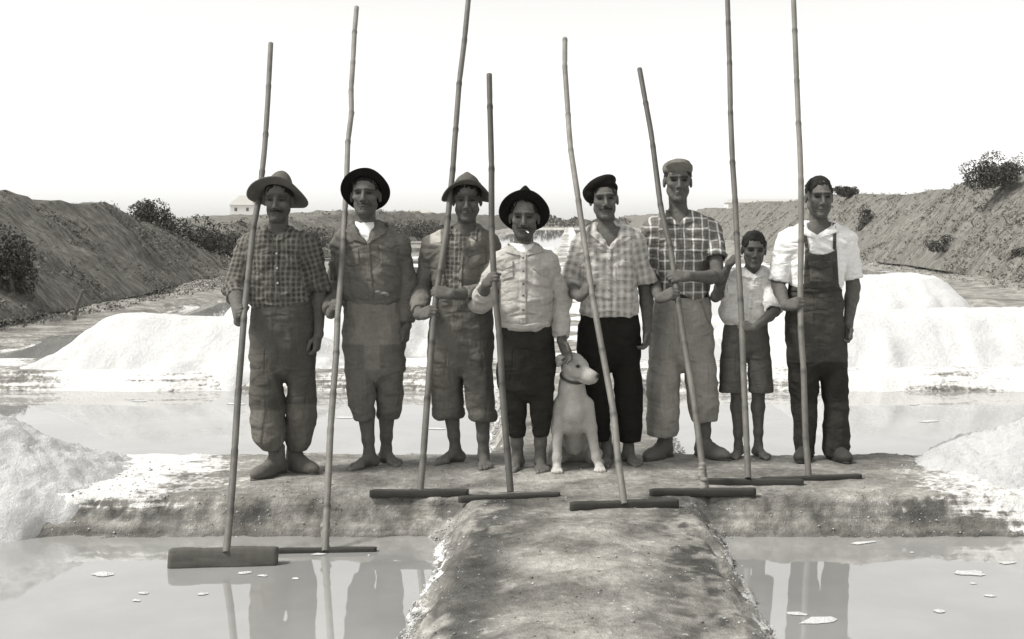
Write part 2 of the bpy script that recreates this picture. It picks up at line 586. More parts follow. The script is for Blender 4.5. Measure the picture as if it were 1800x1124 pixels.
def ground():
    X = np.concatenate([-geo(3.3, 1500, .05, 1.085)[::-1], axis([(-3.3, 3.3, .024)])[1:-1], geo(3.3, 1500, .05, 1.085)])
    Y = np.concatenate([axis([(1.0, 3.9, .25), (3.9, 8.25, .021)])[:-1], geo(8.25, 14.2, .045, 1.012)[:-1], geo(14.2, 240, .12, 1.022)[:-1], geo(240, 3000, 8, 1.25)])
    x, y = np.meshgrid(X, Y, indexing='ij')
    z, d, (sl, sr) = height(x, y)
    V = np.stack([x, y, z], -1).reshape(-1, 3)
    P = np.stack([x, y, 0 * x], -1)
    salt = np.zeros(x.shape)
    near = y < 8.3
    # salt spilled along the bank to both sides, crust at the waterline of the causeway
    salt = np.where(near, (.34 * sstep(-1.45, -2.3, x + .35 * fbm(P, 2.6, 4)) + .22 * sstep(-1.2, -2.6, x)) * sstep(-.075, -.03, z + .03 * vnoise(P, 7.0)) + .34 * sstep(-2.1, -2.9, x + .2 * vnoise(P, 3.0)) * sstep(-.16, -.10, z), salt)
    salt = np.maximum(salt, np.where(near, (.60 * sstep(1.70, 2.35, x + .3 * fbm(P, 2.6, 4)) * sstep(-.15, -.10, z) + .26 * sstep(2.1, 2.8, x + .25 * vnoise(P, 3.0))), 0))
    salt = np.maximum(salt, np.where(near & (y < 6.6) & (np.abs(x - .08) < 1.0), sstep(6.55, 6.3, y + .12 * vnoise(P, 5.0)) * .80 * np.exp(-((z + .155) / .050) ** 2) * (.72 + .40 * vnoise(P, 3.1)) + .15 * np.exp(-((z + .10) / .05) ** 2), 0))
    salt = np.maximum(salt, np.where(near & (y >= 6.4), .20 * np.exp(-((z + .165) / .03) ** 2) + .42 * sstep(.25, .6, vnoise(P, 1.5, 4.0)) * (z < -.03) * (x > 1.0), 0))
    salt = np.maximum(salt, np.where(near & (y > 7.75), .30 * sstep(7.8, 7.95, y), 0))
    cen = np.abs(x - .08) < 1.0
    salt = np.maximum(salt, np.where((y > 7.95) & (y < 12.0) & cen, .50 * np.exp(-((z + .13) / .06) ** 2), 0))
    salt = np.maximum(salt, np.where((y > 11.6) & (y < 16), .55 + .3 * vnoise(P, 1.3), 0))
    path = np.abs(x - .08) < .95
    salt = np.maximum(salt, np.where((y >= 14.5) & ~path, 1.0, 0))
    salt = np.where((y >= 13.6) & path, np.clip(.55 + .25 * vnoise(P, np.array([.5, 1.5, 1])) + .45 * np.sign(x - .25) * sstep(0, .4, np.abs(x - .25)) * .8 + .35 * np.sin(y * 4.2 * (20 / np.maximum(y, 20))), 0, 1), salt)
    shelf = np.minimum(sl, -sr)
    salt = np.where((shelf < .25) & (y > 10), .30 * np.exp(-((z + .17) / .035) ** 2) + .10 * vnoise(P, 1.1), salt)
    salt = np.where((shelf < -1.6) & (y > 10), 0, salt)
    salt = np.where((y > 205) | (np.abs(x) > 12), .0, salt)
    wet = np.clip(.75 * np.exp(-((z - WZ) / .022) ** 2), 0, 1) * (near)
    # damp margins of the causeway top, trodden dry in the middle
    top = (y < 6.75) & near
    wet = np.maximum(wet, np.where(top, 1.0 * np.exp(-((np.abs(x - .08) - .47) / .20) ** 2) * sstep(-.22, .22, vnoise(P, np.array([3.6, 2.0, 1]), 2.0) + .75 * vnoise(P, np.array([12, 9, 1]), 2.0) + .55 * vnoise(P, np.array([30, 24, 1]), 4.0)) * (z > -.10), 0))
    wet = np.maximum(wet, np.where(near & (y > 6.4) & (z < -.015) & (np.abs(x) > .5), .95 * sstep(-.95, .15, vnoise(P, np.array([1.6, 1, 1]), 6.0) + .7 * vnoise(P, np.array([9, 9, 1]), 6.0) + .4 * vnoise(P, np.array([26, 26, 1]), 8.0)) * (salt < .4) * (.72 + .28 * (z > -.12)), 0))
    n, m = x.shape
    i, j = np.meshgrid(np.arange(n - 1), np.arange(m - 1), indexing='ij')
    q = np.stack([i * m + j, (i + 1) * m + j, (i + 1) * m + j + 1, i * m + j + 1], -1).reshape(-1, 4)
    o = mk('ground', V, q, M_GROUND, None, None, {'salt': np.clip(salt, 0, 1).ravel(), 'wet': wet.ravel()})
    tag(o, kind='structure')
ground()

# ------------------------------------------------------------------ brine
def mat_water():
    t = NT('milky_brine')
    w = t.n('ShaderNodeMapping'); w.inputs['Scale'].default_value = (1, .5, 1)
    t.l(t.pos(), w.inputs['Vector'])
    n1 = t.noise(2.2, 3, .5, w.outputs[0]); n2 = t.noise(26, 2, .5, w.outputs[0])
    t.bump(t.math('ADD', n1, t.math('MULTIPLY', n2, .05)), .035, .02)
    silt = t.noise(1.1, 4, .6)
    col = t.mix(t.smooth(silt, .35, .7), (.265, .260, .249, 1), (.325, .320, .308, 1))
    t.done(col, .025, .5)
    t.b.inputs['IOR'].default_value = 3.4
    return t.m
Wv = np.array([[-60, .5, WZ], [60, .5, WZ], [60, 206, WZ], [-60, 206, WZ]])
tag(mk('brine_water', Wv, np.array([[0, 1, 2, 3]]), mat_water(), None, None), kind='structure')

# floating flakes of salt
M_SALT = None
def mat_salt(name, v, grain=26):
    t = NT(name)
    n1 = t.noise(grain, 5, .7); n2 = t.noise(grain * 5, 3, .65); n3 = t.noise(3.2, 4, .6)
    f = t.math('ADD', t.math('MULTIPLY', n1, .40), t.math('ADD', t.math('MULTIPLY', n3, .26), .66))
    t.bump(t.math('ADD', n1, t.math('MULTIPLY', n2, .5)), .9, .03)
    t.b.inputs['Subsurface Weight'].default_value = 0
    return t.done(t.scale((v, v * .995, v * .98, 1), f), .8, .3)
M_SALT = mat_salt('heaped_salt', .72)
M_SALT_WET = mat_salt('damp_salt', .66, 34)
def flakes():
    r_ = np.random.default_rng(3)
    V, Fc = [], []
    def flake(x, y, a, b):
        n = r_.integers(7, 12); k = len(V)
        rot = r_.uniform(-.3, .3)
        for i in range(n):
            t = 2 * math.pi * i / n
            rr = r_.uniform(.6, 1.1)
            dx, dy = a * rr * math.cos(t), b * rr * math.sin(t)
            V.append((x + dx, y + dy * math.cos(rot) + dx * math.sin(rot), WZ + .003))
        V.append((x, y, WZ + .007))
        for i in range(n): Fc.append((k + i, k + (i + 1) % n, k + n))
    big = [(180, 1010, .06, .05), (430, 1008, .035, .03), (462, 1013, .03, .02), (1705, 1008, .085, .05), (1440, 1092, .10, .05), (1400, 1080, .05, .03),
           (560, 975, .04, .02), (1515, 955, .09, .03), (1770, 990, .05, .03), (1650, 1075, .03, .03), (520, 1018, .02, .02)]
    for px, py, a, b in big:
        p = U(px, py, DG(py, WZ)); flake(p[0], p[1], a, b)
    for i in range(8):
        px = r_.choice([r_.uniform(0, 740), r_.uniform(1330, 1800)]); py = r_.uniform(955, 1120)
        p = U(px, py, DG(py, WZ)); s = r_.uniform(.006, .02)
        flake(p[0], p[1], s * 1.4, s)
    for i in range(14):
        px = r_.uniform(0, 1800); py = r_.uniform(692, 790)
        p = U(px, py, DG(py, WZ)); s = r_.uniform(.015, .06)
        if abs(p[0] - .08) > .95: flake(p[0], p[1], s * 1.8, s)
    tag(mk('floating_salt', np.array(V), Fc, M_SALT, None, None, smooth=False), 'white salt flakes floating on the brine', 'salt', kind='stuff')
flakes()

# ------------------------------------------------------------------ salt heaps
def heap(label, cx, cy, ang, ridge, rad, hgt, seed, base=-.03, res=.05, rough=.013, mat=None, flat=.55, skew=0.0, ry=None):
    """heap of salt: raked sides at the angle of repose, broken flat top, slumps at the foot"""
    ry = ry or rad
    u = np.arange(-ridge - rad * 1.5, ridge + rad * 1.5 + res, res); v = np.arange(-ry * 1.5, ry * 1.5 + res, res)
    uu, vv = np.meshgrid(u, v, indexing='ij')
    dd = np.sqrt((np.clip(np.abs(uu) - ridge, 0, None) / rad) ** 2 + (vv / ry) ** 2)
    P = np.stack([uu, vv, 0 * uu], -1)
    dd = dd * (1 + .15 * vnoise(P, 1.3, seed) + .10 * vnoise(P, 3.4, seed) + .04 * vnoise(P, 9, seed))
    t = 1 - dd
    z = np.minimum(t / flat, 1)
    z = np.where(z > .82, .82 + .18 * np.tanh((z - .82) / .18), z)
    top = sstep(.7, 1, z)
    z = hgt * np.where(t > 0, z, t * 2.4 * max(1, .5 / hgt)) * (1 + skew * uu / (ridge + rad))
    slump = np.abs(vnoise(P + .25 * vnoise(P, 2.0, seed)[..., None], np.array([2.6, 2.2, 1]), seed + 3))
    z = z + hgt * .09 * top * vnoise(P, 1.6, seed + 5) - hgt * .06 * (1 - slump) * (t > -.1) * (1 - .6 * top)
    z = z + rough * fbm(P, 6.5, 4, seed) + .8 * rough * np.abs(vnoise(P, 19, seed)) + .45 * rough * vnoise(P, 45, seed)
    ca, sa = math.cos(ang), math.sin(ang)
    V = np.stack([cx + uu * ca - vv * sa, cy + uu * sa + vv * ca, base + z], -1).reshape(-1, 3)
    n, m = uu.shape
    i, j = np.meshgrid(np.arange(n - 1), np.arange(m - 1), indexing='ij')
    q = np.stack([i * m + j, (i + 1) * m + j, (i + 1) * m + j + 1, i * m + j + 1], -1).reshape(-1, 4)
    V, q, _ = keep(V, q, (z > -.40).ravel())
    o = mk('salt_heap', V, q, mat or M_SALT, None, np.array([cx, cy, base]))
    return tag(o, label, 'salt heap', 'heaps of harvested salt')
heap('long flat-topped white salt heap behind the straw-hatted man', -3.90, 13.05, .02, .75, 1.05, .52, 1.0, res=.036, flat=.85, ry=.85)
heap('salt heap rising behind the left end of the long heap', -3.15, 16.0, .0, .55, 1.15, .80, 4.0, base=-.06, res=.045, flat=.8)
heap('near salt heap at the left edge of the bank', -3.62, 7.08, .12, .28, .82, .42, 7.0, base=-.07, res=.02, rough=.034, mat=M_SALT_WET, flat=.95, ry=.80)
heap('near salt heap at the right edge of the bank', 3.30, 7.38, -.06, .30, .95, .42, 10.0, base=-.05, res=.02, rough=.034, mat=M_SALT_WET, flat=.95, ry=.74)
heap('broad white salt heap at right beyond the pan', 4.75, 13.4, -.02, 1.75, 1.0, .58, 13.0, res=.04, skew=.12, flat=.7)
heap('rounded salt heap behind the man in overalls', 4.30, 17.6, .05, .60, 1.30, .80, 16.0, base=-.06, res=.05, flat=.75)
heap('small low salt heap by the muddy shelf at far right', 9.6, 23.2, .05, .5, .45, .30, 19.0, base=-.1, res=.06)

# crumbs of salt and mud along the edges
def crumbs():
    r_ = np.random.default_rng(5)
    xs, ys, ss, wh = [], [], [], []
    def add(x, y, s, w): xs.append(x); ys.append(y); ss.append(s); wh.append(w)
    for i in range(3400):                                  # causeway margins
        sd = r_.random() < .5
        t = abs(r_.normal(0, .06))
        x = (-.50 - .19 + t) if sd else (.66 + .20 - t)
        add(x + r_.normal(0, .02), r_.uniform(4.0, 6.5), abs(r_.normal(.0022, .002)) + .0015, 1)
    for i in range(260):                                  # front lip, right
        add(r_.normal(1.75, .55), r_.uniform(6.45, 6.80), abs(r_.normal(.002, .0018)) + .0015, r_.random() < .9)
    for i in range(260):                                  # front lip, left
        add(r_.uniform(-3.2, -1.2), r_.uniform(6.45, 6.85), abs(r_.normal(.0025, .0025)) + .0015, r_.random() < .9)
    for i in range(350):                                  # trodden top
        add(r_.uniform(-3, 3), r_.uniform(6.6, 7.9), abs(r_.normal(.002, .002)) + .0015, r_.random() < .35)
    for i in range(450):
        add(r_.uniform(-.5, .66), r_.uniform(4.0, 6.6), abs(r_.normal(.002, .0015)) + .0015, r_.random() < .3)
    for i in range(700):                                  # spill round the near heaps
        sd = r_.random() < .5
        a = r_.uniform(0, 2 * math.pi); rr = r_.normal(1.0, .12)
        x = (-3.62 if sd else 3.22) + (1.05 if sd else 1.2) * rr * math.cos(a); y = (7.06 if sd else 7.38) + .78 * rr * math.sin(a)
        add(x, y, abs(r_.normal(.003, .003)) + .002, 1)
    for i in range(1800):                                  # back edge and rear causeway
        add(r_.choice([-.62, .78]) + r_.normal(0, .05), r_.uniform(7.9, 11.5), abs(r_.normal(.005, .004)) + .002, 1)
    x, y, s_, w = map(np.array, (xs, ys, ss, wh))
    z, _, _ = height(x, y)
    ok = z > WZ - .02
    ico = np.array([[0, 0, 1], [1, 0, 0], [0, 1, 0], [-1, 0, 0], [0, -1, 0], [0, 0, -1.]])
    fc = np.array([[0, 1, 2], [0, 2, 3], [0, 3, 4], [0, 4, 1], [5, 2, 1], [5, 3, 2], [5, 4, 3], [5, 1, 4]])
    for white, nm, mat, lb in ((True, 'salt_crumbs', M_SALT_WET, 'loose salt crumbs scattered along the bank edges'), (False, 'mud_crumbs', M_GROUND, 'small clods of mud on the bank')):
        k = np.where(ok & (w.astype(bool) == white))[0]
        V = np.zeros((len(k), 6, 3))
        for a, i in enumerate(k):
            R = rotz(r_.uniform(0, 6.3)) @ rotx(r_.uniform(-.6, .6))
            V[a] = (ico * s_[i] * r_.uniform(.6, 1.4, (6, 1)) * np.array([1.2, 1, .7])) @ R.T + np.array([x[i], y[i], z[i] + s_[i] * .3])
        Q = (fc[None] + 6 * np.arange(len(k))[:, None, None]).reshape(-1, 3)
        n = len(k) * 6
        tag(mk(nm, V.reshape(-1, 3), Q, mat, None, None, {'salt': np.zeros(n), 'wet': np.full(n, .3)}, smooth=False), lb, 'crumbs', kind='stuff')
crumbs()

# ------------------------------------------------------------------ embankments
def mat_bank(name, lo_, hi_):
    t = NT(name)
    w = t.n('ShaderNodeMapping'); w.inputs['Rotation'].default_value = (0, 0, .5)
    w.inputs['Scale'].default_value = (1, 2.2, .7)
    t.l(t.pos(), w.inputs['Vector'])
    n1 = t.noise(1.6, 6, .66, w.outputs[0], .6); n2 = t.noise(7, 6, .7, w.outputs[0]); n3 = t.noise(40, 3, .65)
    v = t.math('ADD', t.math('MULTIPLY', n1, .5), t.math('MULTIPLY', n2, .6))
    col = t.mix(t.smooth(v, .38, .74), warm(lo_), warm(hi_))
    col = t.scale(col, t.math('ADD', t.math('MULTIPLY', n3, .6), .7))
    t.bump(t.math('ADD', n1, t.math('MULTIPLY', n2, .6)), .7, .10)
    return t.done(col, .95, .1)
M_BANK = mat_bank('earth_bank', .085, .27)
M_BANK_DARK = mat_bank('weedy_earth_bank', .065, .23)
BANKS = {}
def bank(key, y0, y1, foot, ridge_x, hfun, step, seed, nu=46, mat=None):
    """earth embankment along Y: foot at x=foot, ridge at ridge_x, running on behind the ridge"""
    ys = geo(y0, y1, step, 1.02)
    us = np.r_[np.linspace(0, 1, nu), np.linspace(1.08, 3.2, 14)]
    yy, uu = np.meshgrid(ys, us, indexing='ij')
    H = hfun(yy)
    P0 = np.stack([yy, uu * 3, 0 * yy], -1)
    sx = np.sign(ridge_x - foot)
    x = foot + (ridge_x - foot) * np.clip(uu, 0, 1) + sx * 2.2 * np.clip(uu - 1, 0, None) * 2
    x = x + sx * (.35 * vnoise(P0, np.array([.25, .3, 1]), seed))
    s = np.clip(uu, 0, 1)
    z = -.02 + H * (s ** .92 * (1.06 - .06 * s)) - .10 * H * np.clip(uu - 1, 0, None)
    P = np.stack([x, yy, z], -1)
    gul = 1 - np.abs(vnoise(np.stack([yy * .55 + sx * x * .5, x * .12, 0 * x], -1), 1.0, seed + 1)) * 2
    z = z + (.14 * vnoise(P, .55, seed) + .09 * vnoise(P, 1.6, seed) + .07 * fbm(P, 3.6, 3, seed) - .16 * np.clip(gul, 0, 1)) * sstep(0, .25, s) * np.clip(H, 0, 1)
    V = np.stack([x, yy, z], -1).reshape(-1, 3)
    n, m = yy.shape
    i, j = np.meshgrid(np.arange(n - 1), np.arange(m - 1), indexing='ij')
    q = np.stack([i * m + j, (i + 1) * m + j, (i + 1) * m + j + 1, i * m + j + 1], -1).reshape(-1, 4)
    o = mk('embankment', V, q, mat or M_BANK, None, None)
    tag(o, kind='structure')
    BANKS[key] = (V.reshape(n, m, 3), nu)
    return o
bank('left', 9.5, 40.5, -8.7, -11.2, lambda y: np.interp(y, [9, 24, 27, 29.9, 32.7, 36, 39.5, 41], [2.05, 2.0, 2.0, 1.80, 1.38, .72, .08, -.1]), .13, 31.0, 56, M_BANK_DARK)
bank('left_far', 41, 300, -9.8, -12.6, lambda y: (1.5 + .6 * sstep(50, 80, y)) * sstep(40, 47, y), .3, 37.0)
bank('right', 20, 300, 11.0, 13.6, lambda y: 2.75 - .5 * sstep(60, 200, y) + .12 * np.sin(y * .22), .22, 43.0, 50)

# scrub, dry grass and clods on the slopes
M_GRASS = simple('dry_scrub', .15, .9, 3, .5, 0)
def scrub():
    r_ = np.random.default_rng(11)
    V, Fc = [], []
    def tuft(p, h, n, w):
        for i in range(n):
            c = p + np.array([r_.normal(0, w), r_.normal(0, w), r_.uniform(-.01, h)])
            nn = unit(r_.normal(0, 1, 3)); a = unit(np.cross(nn, r_.normal(0, 1, 3))); b = np.cross(nn, a)
            l = r_.uniform(.5, 1.2) * h * .6
            k = len(V)
            V.extend([c - a * l, c - b * l * .5, c + a * l, c + b * l * .5])
            Fc.append((k, k + 1, k + 2, k + 3))
    for key, cnt, ymax, hh in (('left', 9000, 40, .048), ('left_far', 2600, 110, .09), ('right', 9000, 120, .062)):
        G, nu = BANKS[key]
        n, m, _ = G.shape
        ok = np.where(G[:, 0, 1] < ymax)[0]
        got = 0
        while got < cnt:
            i = r_.integers(0, len(ok)); j = r_.integers(0, nu + 4)
            p = G[i, j]
            c = vnoise(np.array([p]), .8, 77.0)[0]
            if r_.random() > .35 + .8 * c: 
                got += .25; continue
            tuft(p + r_.normal(0, .06, 3) * np.array([1, 1, 0]), hh * r_.uniform(.5, 1.5), 5, hh * .8)
            got += 1
    # grass along the shelf at the foot
    for i in range(2600):
        sgn = r_.random() < .5
        if sgn: x, y = r_.uniform(-9.2, -7.6), r_.uniform(13, 34)
        else: x, y = r_.uniform(9.6, 11.6), r_.uniform(22, 75)
        tuft(np.array([x, y, -.02]), r_.uniform(.03, .06), 4, .05)
    tag(mk('dry_scrub', np.array(V), np.array(Fc), M_GRASS, None, None, smooth=False), 'dry scrub and grass on the earth embankments', 'scrub', kind='stuff')
scrub()

# ------------------------------------------------------------------ bushes and trees
M_LEAF = simple('dark_leaves', .060, .8, 2.2, .6, 0)
M_LEAF_PALE = simple('pale_hazed_leaves', .13, .85, 2.2, .5, 0)  # lighter leaf colour; on the distant bushes its paleness stands in for haze
M_BARK = simple('grey_bark', .12, .9, 20, .4, .5, .01)
def bush(label, pos, rx, ry, rz, n, leaf, seed, pale=False, trunk=True, name='bush', clumps=16):
    r_ = np.random.default_rng(seed)
    n = int(n * 1.6); leaf = leaf * .74
    pos = np.asarray(pos, float)
    root = empty(name, pos, label, 'bush', 'scrubby bushes on the banks')
    cs = []
    for i in range(clumps):
        d = unit(r_.normal(0, 1, 3)); d[2] = abs(d[2]) * .9 + .05
        rr = r_.uniform(.35, .82)
        cs.append((d * rr * np.array([rx, ry, rz]), r_.uniform(.22, .42)))
    V = np.zeros((n * 4, 3)); idx = r_.integers(0, clumps, n)
    for i in range(n):
        c, cr = cs[idx[i]]
        d = unit(r_.normal(0, 1, 3))
        p = c + d * cr * np.array([rx, ry, rz]) * r_.uniform(.5, 1.08) ** .5
        p[2] = max(p[2], -.30 * rz)
        nn = unit(d + r_.normal(0, .7, 3)); a = unit(np.cross(nn, r_.normal(0, 1, 3))); b = np.cross(nn, a)
        l = leaf * r_.uniform(.6, 1.4); w = l * .45
        V[4 * i:4 * i + 4] = [p - a * l, p - b * w, p + a * l, p + b * w]
    V += pos
    q = np.arange(n * 4).reshape(-1, 4)
    mk('crown', V, q, M_LEAF_PALE if pale else M_LEAF, root, pos, smooth=False)
    tv, tf = [], []
    for i in range(5):
        tip = cs[i][0] * .9
        b0 = np.array([r_.normal(0, .05 * rx), r_.normal(0, .05 * rx), -.15])
        mid = (b0 + tip) / 2 + r_.normal(0, .06 * rx, 3)
        pts = [b0, mid, tip]; rs = [.05 * rz + .01, .03 * rz + .006, .008]
        k0 = len(tv)
        for p, rad in zip(pts, rs):
            for t in range(6):
                tv.append(pos + p + rad * np.array([math.cos(t * math.pi / 3), math.sin(t * math.pi / 3), 0]))
        for s_ in range(2):
            for t in range(6):
                a0 = k0 + s_ * 6
                tf.append((a0 + t, a0 + (t + 1) % 6, a0 + 6 + (t + 1) % 6, a0 + 6 + t))
    mk('trunk', np.array(tv), np.array(tf), M_BARK, root, pos)
    return root
def at(px, py, Y): return U(px, py, Y)
bush('large round dark bush on the right-hand embankment ridge', at(1742, 322, 37), 1.05, .8, .85, 3600, .055, 1)
bush('pale wispy bush at the right edge behind the round one', at(1788, 322, 40), .8, .6, 1.05, 1300, .05, 2, pale=True)
bush('small dark bush on the ridge beside the bareheaded man', at(1490, 342, 58), .75, .6, .55, 1200, .07, 3)
bush('dark bush filling a gully of the right embankment', at(1535, 418, 50), 1.0, .9, 1.35, 2600, .07, 4, clumps=22)
bush('dark bush low on the right embankment at picture edge', at(1808, 462, 31), .55, .5, .6, 1300, .05, 5)
bush('low dark scrub bush at the foot of the right embankment', at(1665, 437, 38), .9, .6, .5, 1300, .05, 15)
bush('dark bush with spiky top above the left embankment', at(255, 402, 34), .85, .7, .85, 2600, .055, 6)
bush('broad dark bush behind the end of the left embankment', at(345, 438, 37), 1.3, .9, 1.1, 3400, .06, 7, clumps=22)
bush('low bush between the left bushes and the straw-hatted man', at(405, 445, 39), 1.0, .8, .9, 2000, .06, 8, pale=True)
bush('dark bush at the left picture edge on the slope', at(18, 520, 19.5), .75, .6, 1.05, 2600, .045, 9)
bush('scrub bush seen between the straw-hatted man and the black-hatted man', at(566, 428, 46), 1.2, .9, .9, 1800, .07, 10, pale=True)
bush('scrub bush seen left of the man in patched jacket', at(738, 418, 62), 1.9, 1.2, 1.0, 2000, .09, 12, pale=True)
bush('scrub bush right behind the man in patched jacket', at(700, 410, 75), 2.2, 1.2, .9, 1600, .1, 13, pale=True)

# far line of trees closing the view
def far_trees():
    r_ = np.random.default_rng(21)
    n = 9000
    V = np.zeros((n * 4, 3))
    for i in range(n):
        x = r_.uniform(-32, 62); y = r_.uniform(228, 262)
        top = 2.3 + 1.2 * vnoise(np.array([[x * .18, 0, 0]]), 1.0, 3.0)[0] + .5 * vnoise(np.array([[x * .9, 0, 0]]), 1.0, 5.0)[0]
        z = r_.uniform(.0, 1) * max(top, .5)
        p = np.array([x, y, z]); nn = unit(r_.normal(0, 1, 3)); a = unit(np.cross(nn, r_.normal(0, 1, 3))); b = np.cross(nn, a)
        l = r_.uniform(.2, .42)
        V[4 * i:4 * i + 4] = [p - a * l, p - b * l * .6, p + a * l, p + b * l * .6]
    tag(mk('distant_scrub', V, np.arange(n * 4).reshape(-1, 4), M_LEAF_PALE, None, None, smooth=False), 'line of low trees far away at the end of the causeway', 'trees', kind='stuff')
far_trees()

# ------------------------------------------------------------------ distant houses and sheds
M_WALLW = simple('whitewashed_wall', .72, .9, 2, .12, 0)
M_ROOF = simple('pale_tile_roof', .42, .9, 3, .2, 0)
M_PANE = simple('dark_pane', .06, .3, 3, .1, 0)
def house(label, px, py_eave, Y, w, d, h, roof, hip=.0, nw=2):
    c = U(px, py_eave, Y)
    g = np.array([c[0], c[1], 0.0])
    z1 = c[2]; z0 = min(z1 - h, .0)
    root = empty('house', g, label, 'house', 'distant buildings beyond the salt works')
    def box(x0, x1, y0, y1, a, b):
        v = np.array([[x, y, z] for x in (x0, x1) for y in (y0, y1) for z in (a, b)]) + np.array([g[0], g[1], 0])
        f = [(0, 1, 3, 2), (4, 6, 7, 5), (0, 4, 5, 1), (2, 3, 7, 6), (0, 2, 6, 4), (1, 5, 7, 3)]
        return v, f
    v, f = box(-w / 2, w / 2, -d / 2, d / 2, z0, z1)
    wall = mk('wall', v, f, M_WALLW, root, g, smooth=False)
    e = .3
    rv = np.array([[-w / 2 - e, -d / 2 - e, z1 + .02], [w / 2 + e, -d / 2 - e, z1 + .02], [w / 2 + e, d / 2 + e, z1 + .02], [-w / 2 - e, d / 2 + e, z1 + .02],
                   [-w / 2 * (1 - hip) , 0, z1 + roof], [w / 2 * (1 - hip), 0, z1 + roof]]) + np.array([g[0], g[1], 0])
    mk('roof', rv, [(0, 1, 5, 4), (2, 3, 4, 5), (1, 2, 5), (3, 0, 4), (0, 3, 2, 1)], M_ROOF, root, g, smooth=False)
    for i in range(nw):
        xx = -w / 2 + w * (i + .5) / nw
        wv, wf = box(xx - .35, xx + .35, -d / 2 - .04, -d / 2 + .05, z1 - 1.6, z1 - .7)
        mk('window', wv, wf, M_PANE, root, g, smooth=False)
house('pale house with hipped roof far off at left', 430, 361, 330, 6.2, 6, 6, 2.6, .55)
house('low white shed with flat roof between the first two men', 546, 382, 240, 4.4, 5, 3, .3, .1, 2)
house('pale low building with shallow roof left of the patched-jacket man', 735, 376, 360, 9, 6, 4, 1.3, .5)
house('long pale shed on the horizon at right behind the boy', 1345, 357, 300, 19, 7, 6, .9, .05, 5)

# leaning stake on the left shelf
def stake():
    p = U(134, 545, 19.3); p[2] = -.05
    f = F(p + np.array([-.12, -.12, -.05]), p + np.array([.3, .12, .62]), .012)
    f.chain([p + np.array([-.03, 0, -.03]), p + np.array([.03, 0, .22]), p + np.array([.10, 0, .42])], [.035, .032, .025], .01)
    f.cap(p + np.array([.03, 0, .22]), p + np.array([-.03, .02, .33]), .018, .012, .01)
    V, Q = f.mesh()
    tag(mk('wooden_stake', V, Q, M_BARK, None, p), 'dark crooked wooden stake at the foot of the left embankment', 'stake')
stake()

# ------------------------------------------------------------------ sea haze
def haze():
    v = np.array([[x, y, z] for x in (-1520, 1520) for y in (-30, 3020) for z in (-1.6, 14.0)], float)
    f = [(0, 1, 3, 2), (4, 6, 7, 5), (0, 4, 5, 1), (2, 3, 7, 6), (0, 2, 6, 4), (1, 5, 7, 3)]
    o = mk('haze', v, f, None, None, None, smooth=False)
    m = bpy.data.materials.new('pale_haze'); m.use_nodes = True
    t = m.node_tree
    t.nodes.remove(t.nodes['Principled BSDF'])
    pv = t.nodes.new('ShaderNodeVolumePrincipled')
    pv.inputs['Density'].default_value = .00028
    pv.inputs['Color'].default_value = (.95, .95, .93, 1)
    t.links.new(pv.outputs['Volume'], t.nodes['Material Output'].inputs['Volume'])
    o.data.materials.append(m)
    tag(o, 'thin pale haze over the salt works', 'haze', kind='stuff')
haze()
# ------------------------------------------------------------------ rakes
M_POLE = None
def mat_cane(name, v):
    t = NT(name)
    w = t.n('ShaderNodeMapping')
    w.inputs['Scale'].default_value = (60, 60, 2.2)
    t.l(t.pos(), w.inputs['Vector'])
    st = t.noise(1.0, 4, .6, w.outputs[0])
    n1 = t.noise(5, 3, .6)
    n2 = t.noise(30, 4, .65)
    f = t.math('MULTIPLY', t.math('ADD', t.math('MULTIPLY', st, .55), .7), t.math('ADD', t.math('MULTIPLY', n1, 1.1), .45))
    f = t.math('MULTIPLY', f, t.math('ADD', t.math('MULTIPLY', n2, .5), .75))
    f = t.math('MULTIPLY', f, t.attr('tone').outputs['Fac'])
    t.bump(t.math('ADD', st, n2), .35, .003)
    return t.done(t.scale(warm(v), f), .62, .35)
def mat_board(name, v):
    t = NT(name)
    w = t.n('ShaderNodeMapping')
    w.inputs['Scale'].default_value = (2.0, 45, 45)
    t.l(t.pos(), w.inputs['Vector'])
    st = t.noise(1.0, 5, .65, w.outputs[0], .4)
    n2 = t.noise(25, 4, .65)
    f = t.math('MULTIPLY', t.math('ADD', t.math('MULTIPLY', st, .9), .5), t.math('ADD', t.math('MULTIPLY', n2, .7), .65))
    t.bump(t.math('ADD', st, t.math('MULTIPLY', n2, .5)), .5, .004)
    return t.done(t.scale(warm(v), f), .75, .3)
M_CANE = [mat_cane('weathered_cane', .13), mat_cane('pale_cane', .165), mat_cane('dark_cane', .085)]
M_BOARD = [mat_board('wet_dark_wood', .045), mat_board('grey_weathered_wood', .085)]
M_LASH = simple('salt_crusted_cord', .22, .9, 60, .5, .6, .006)

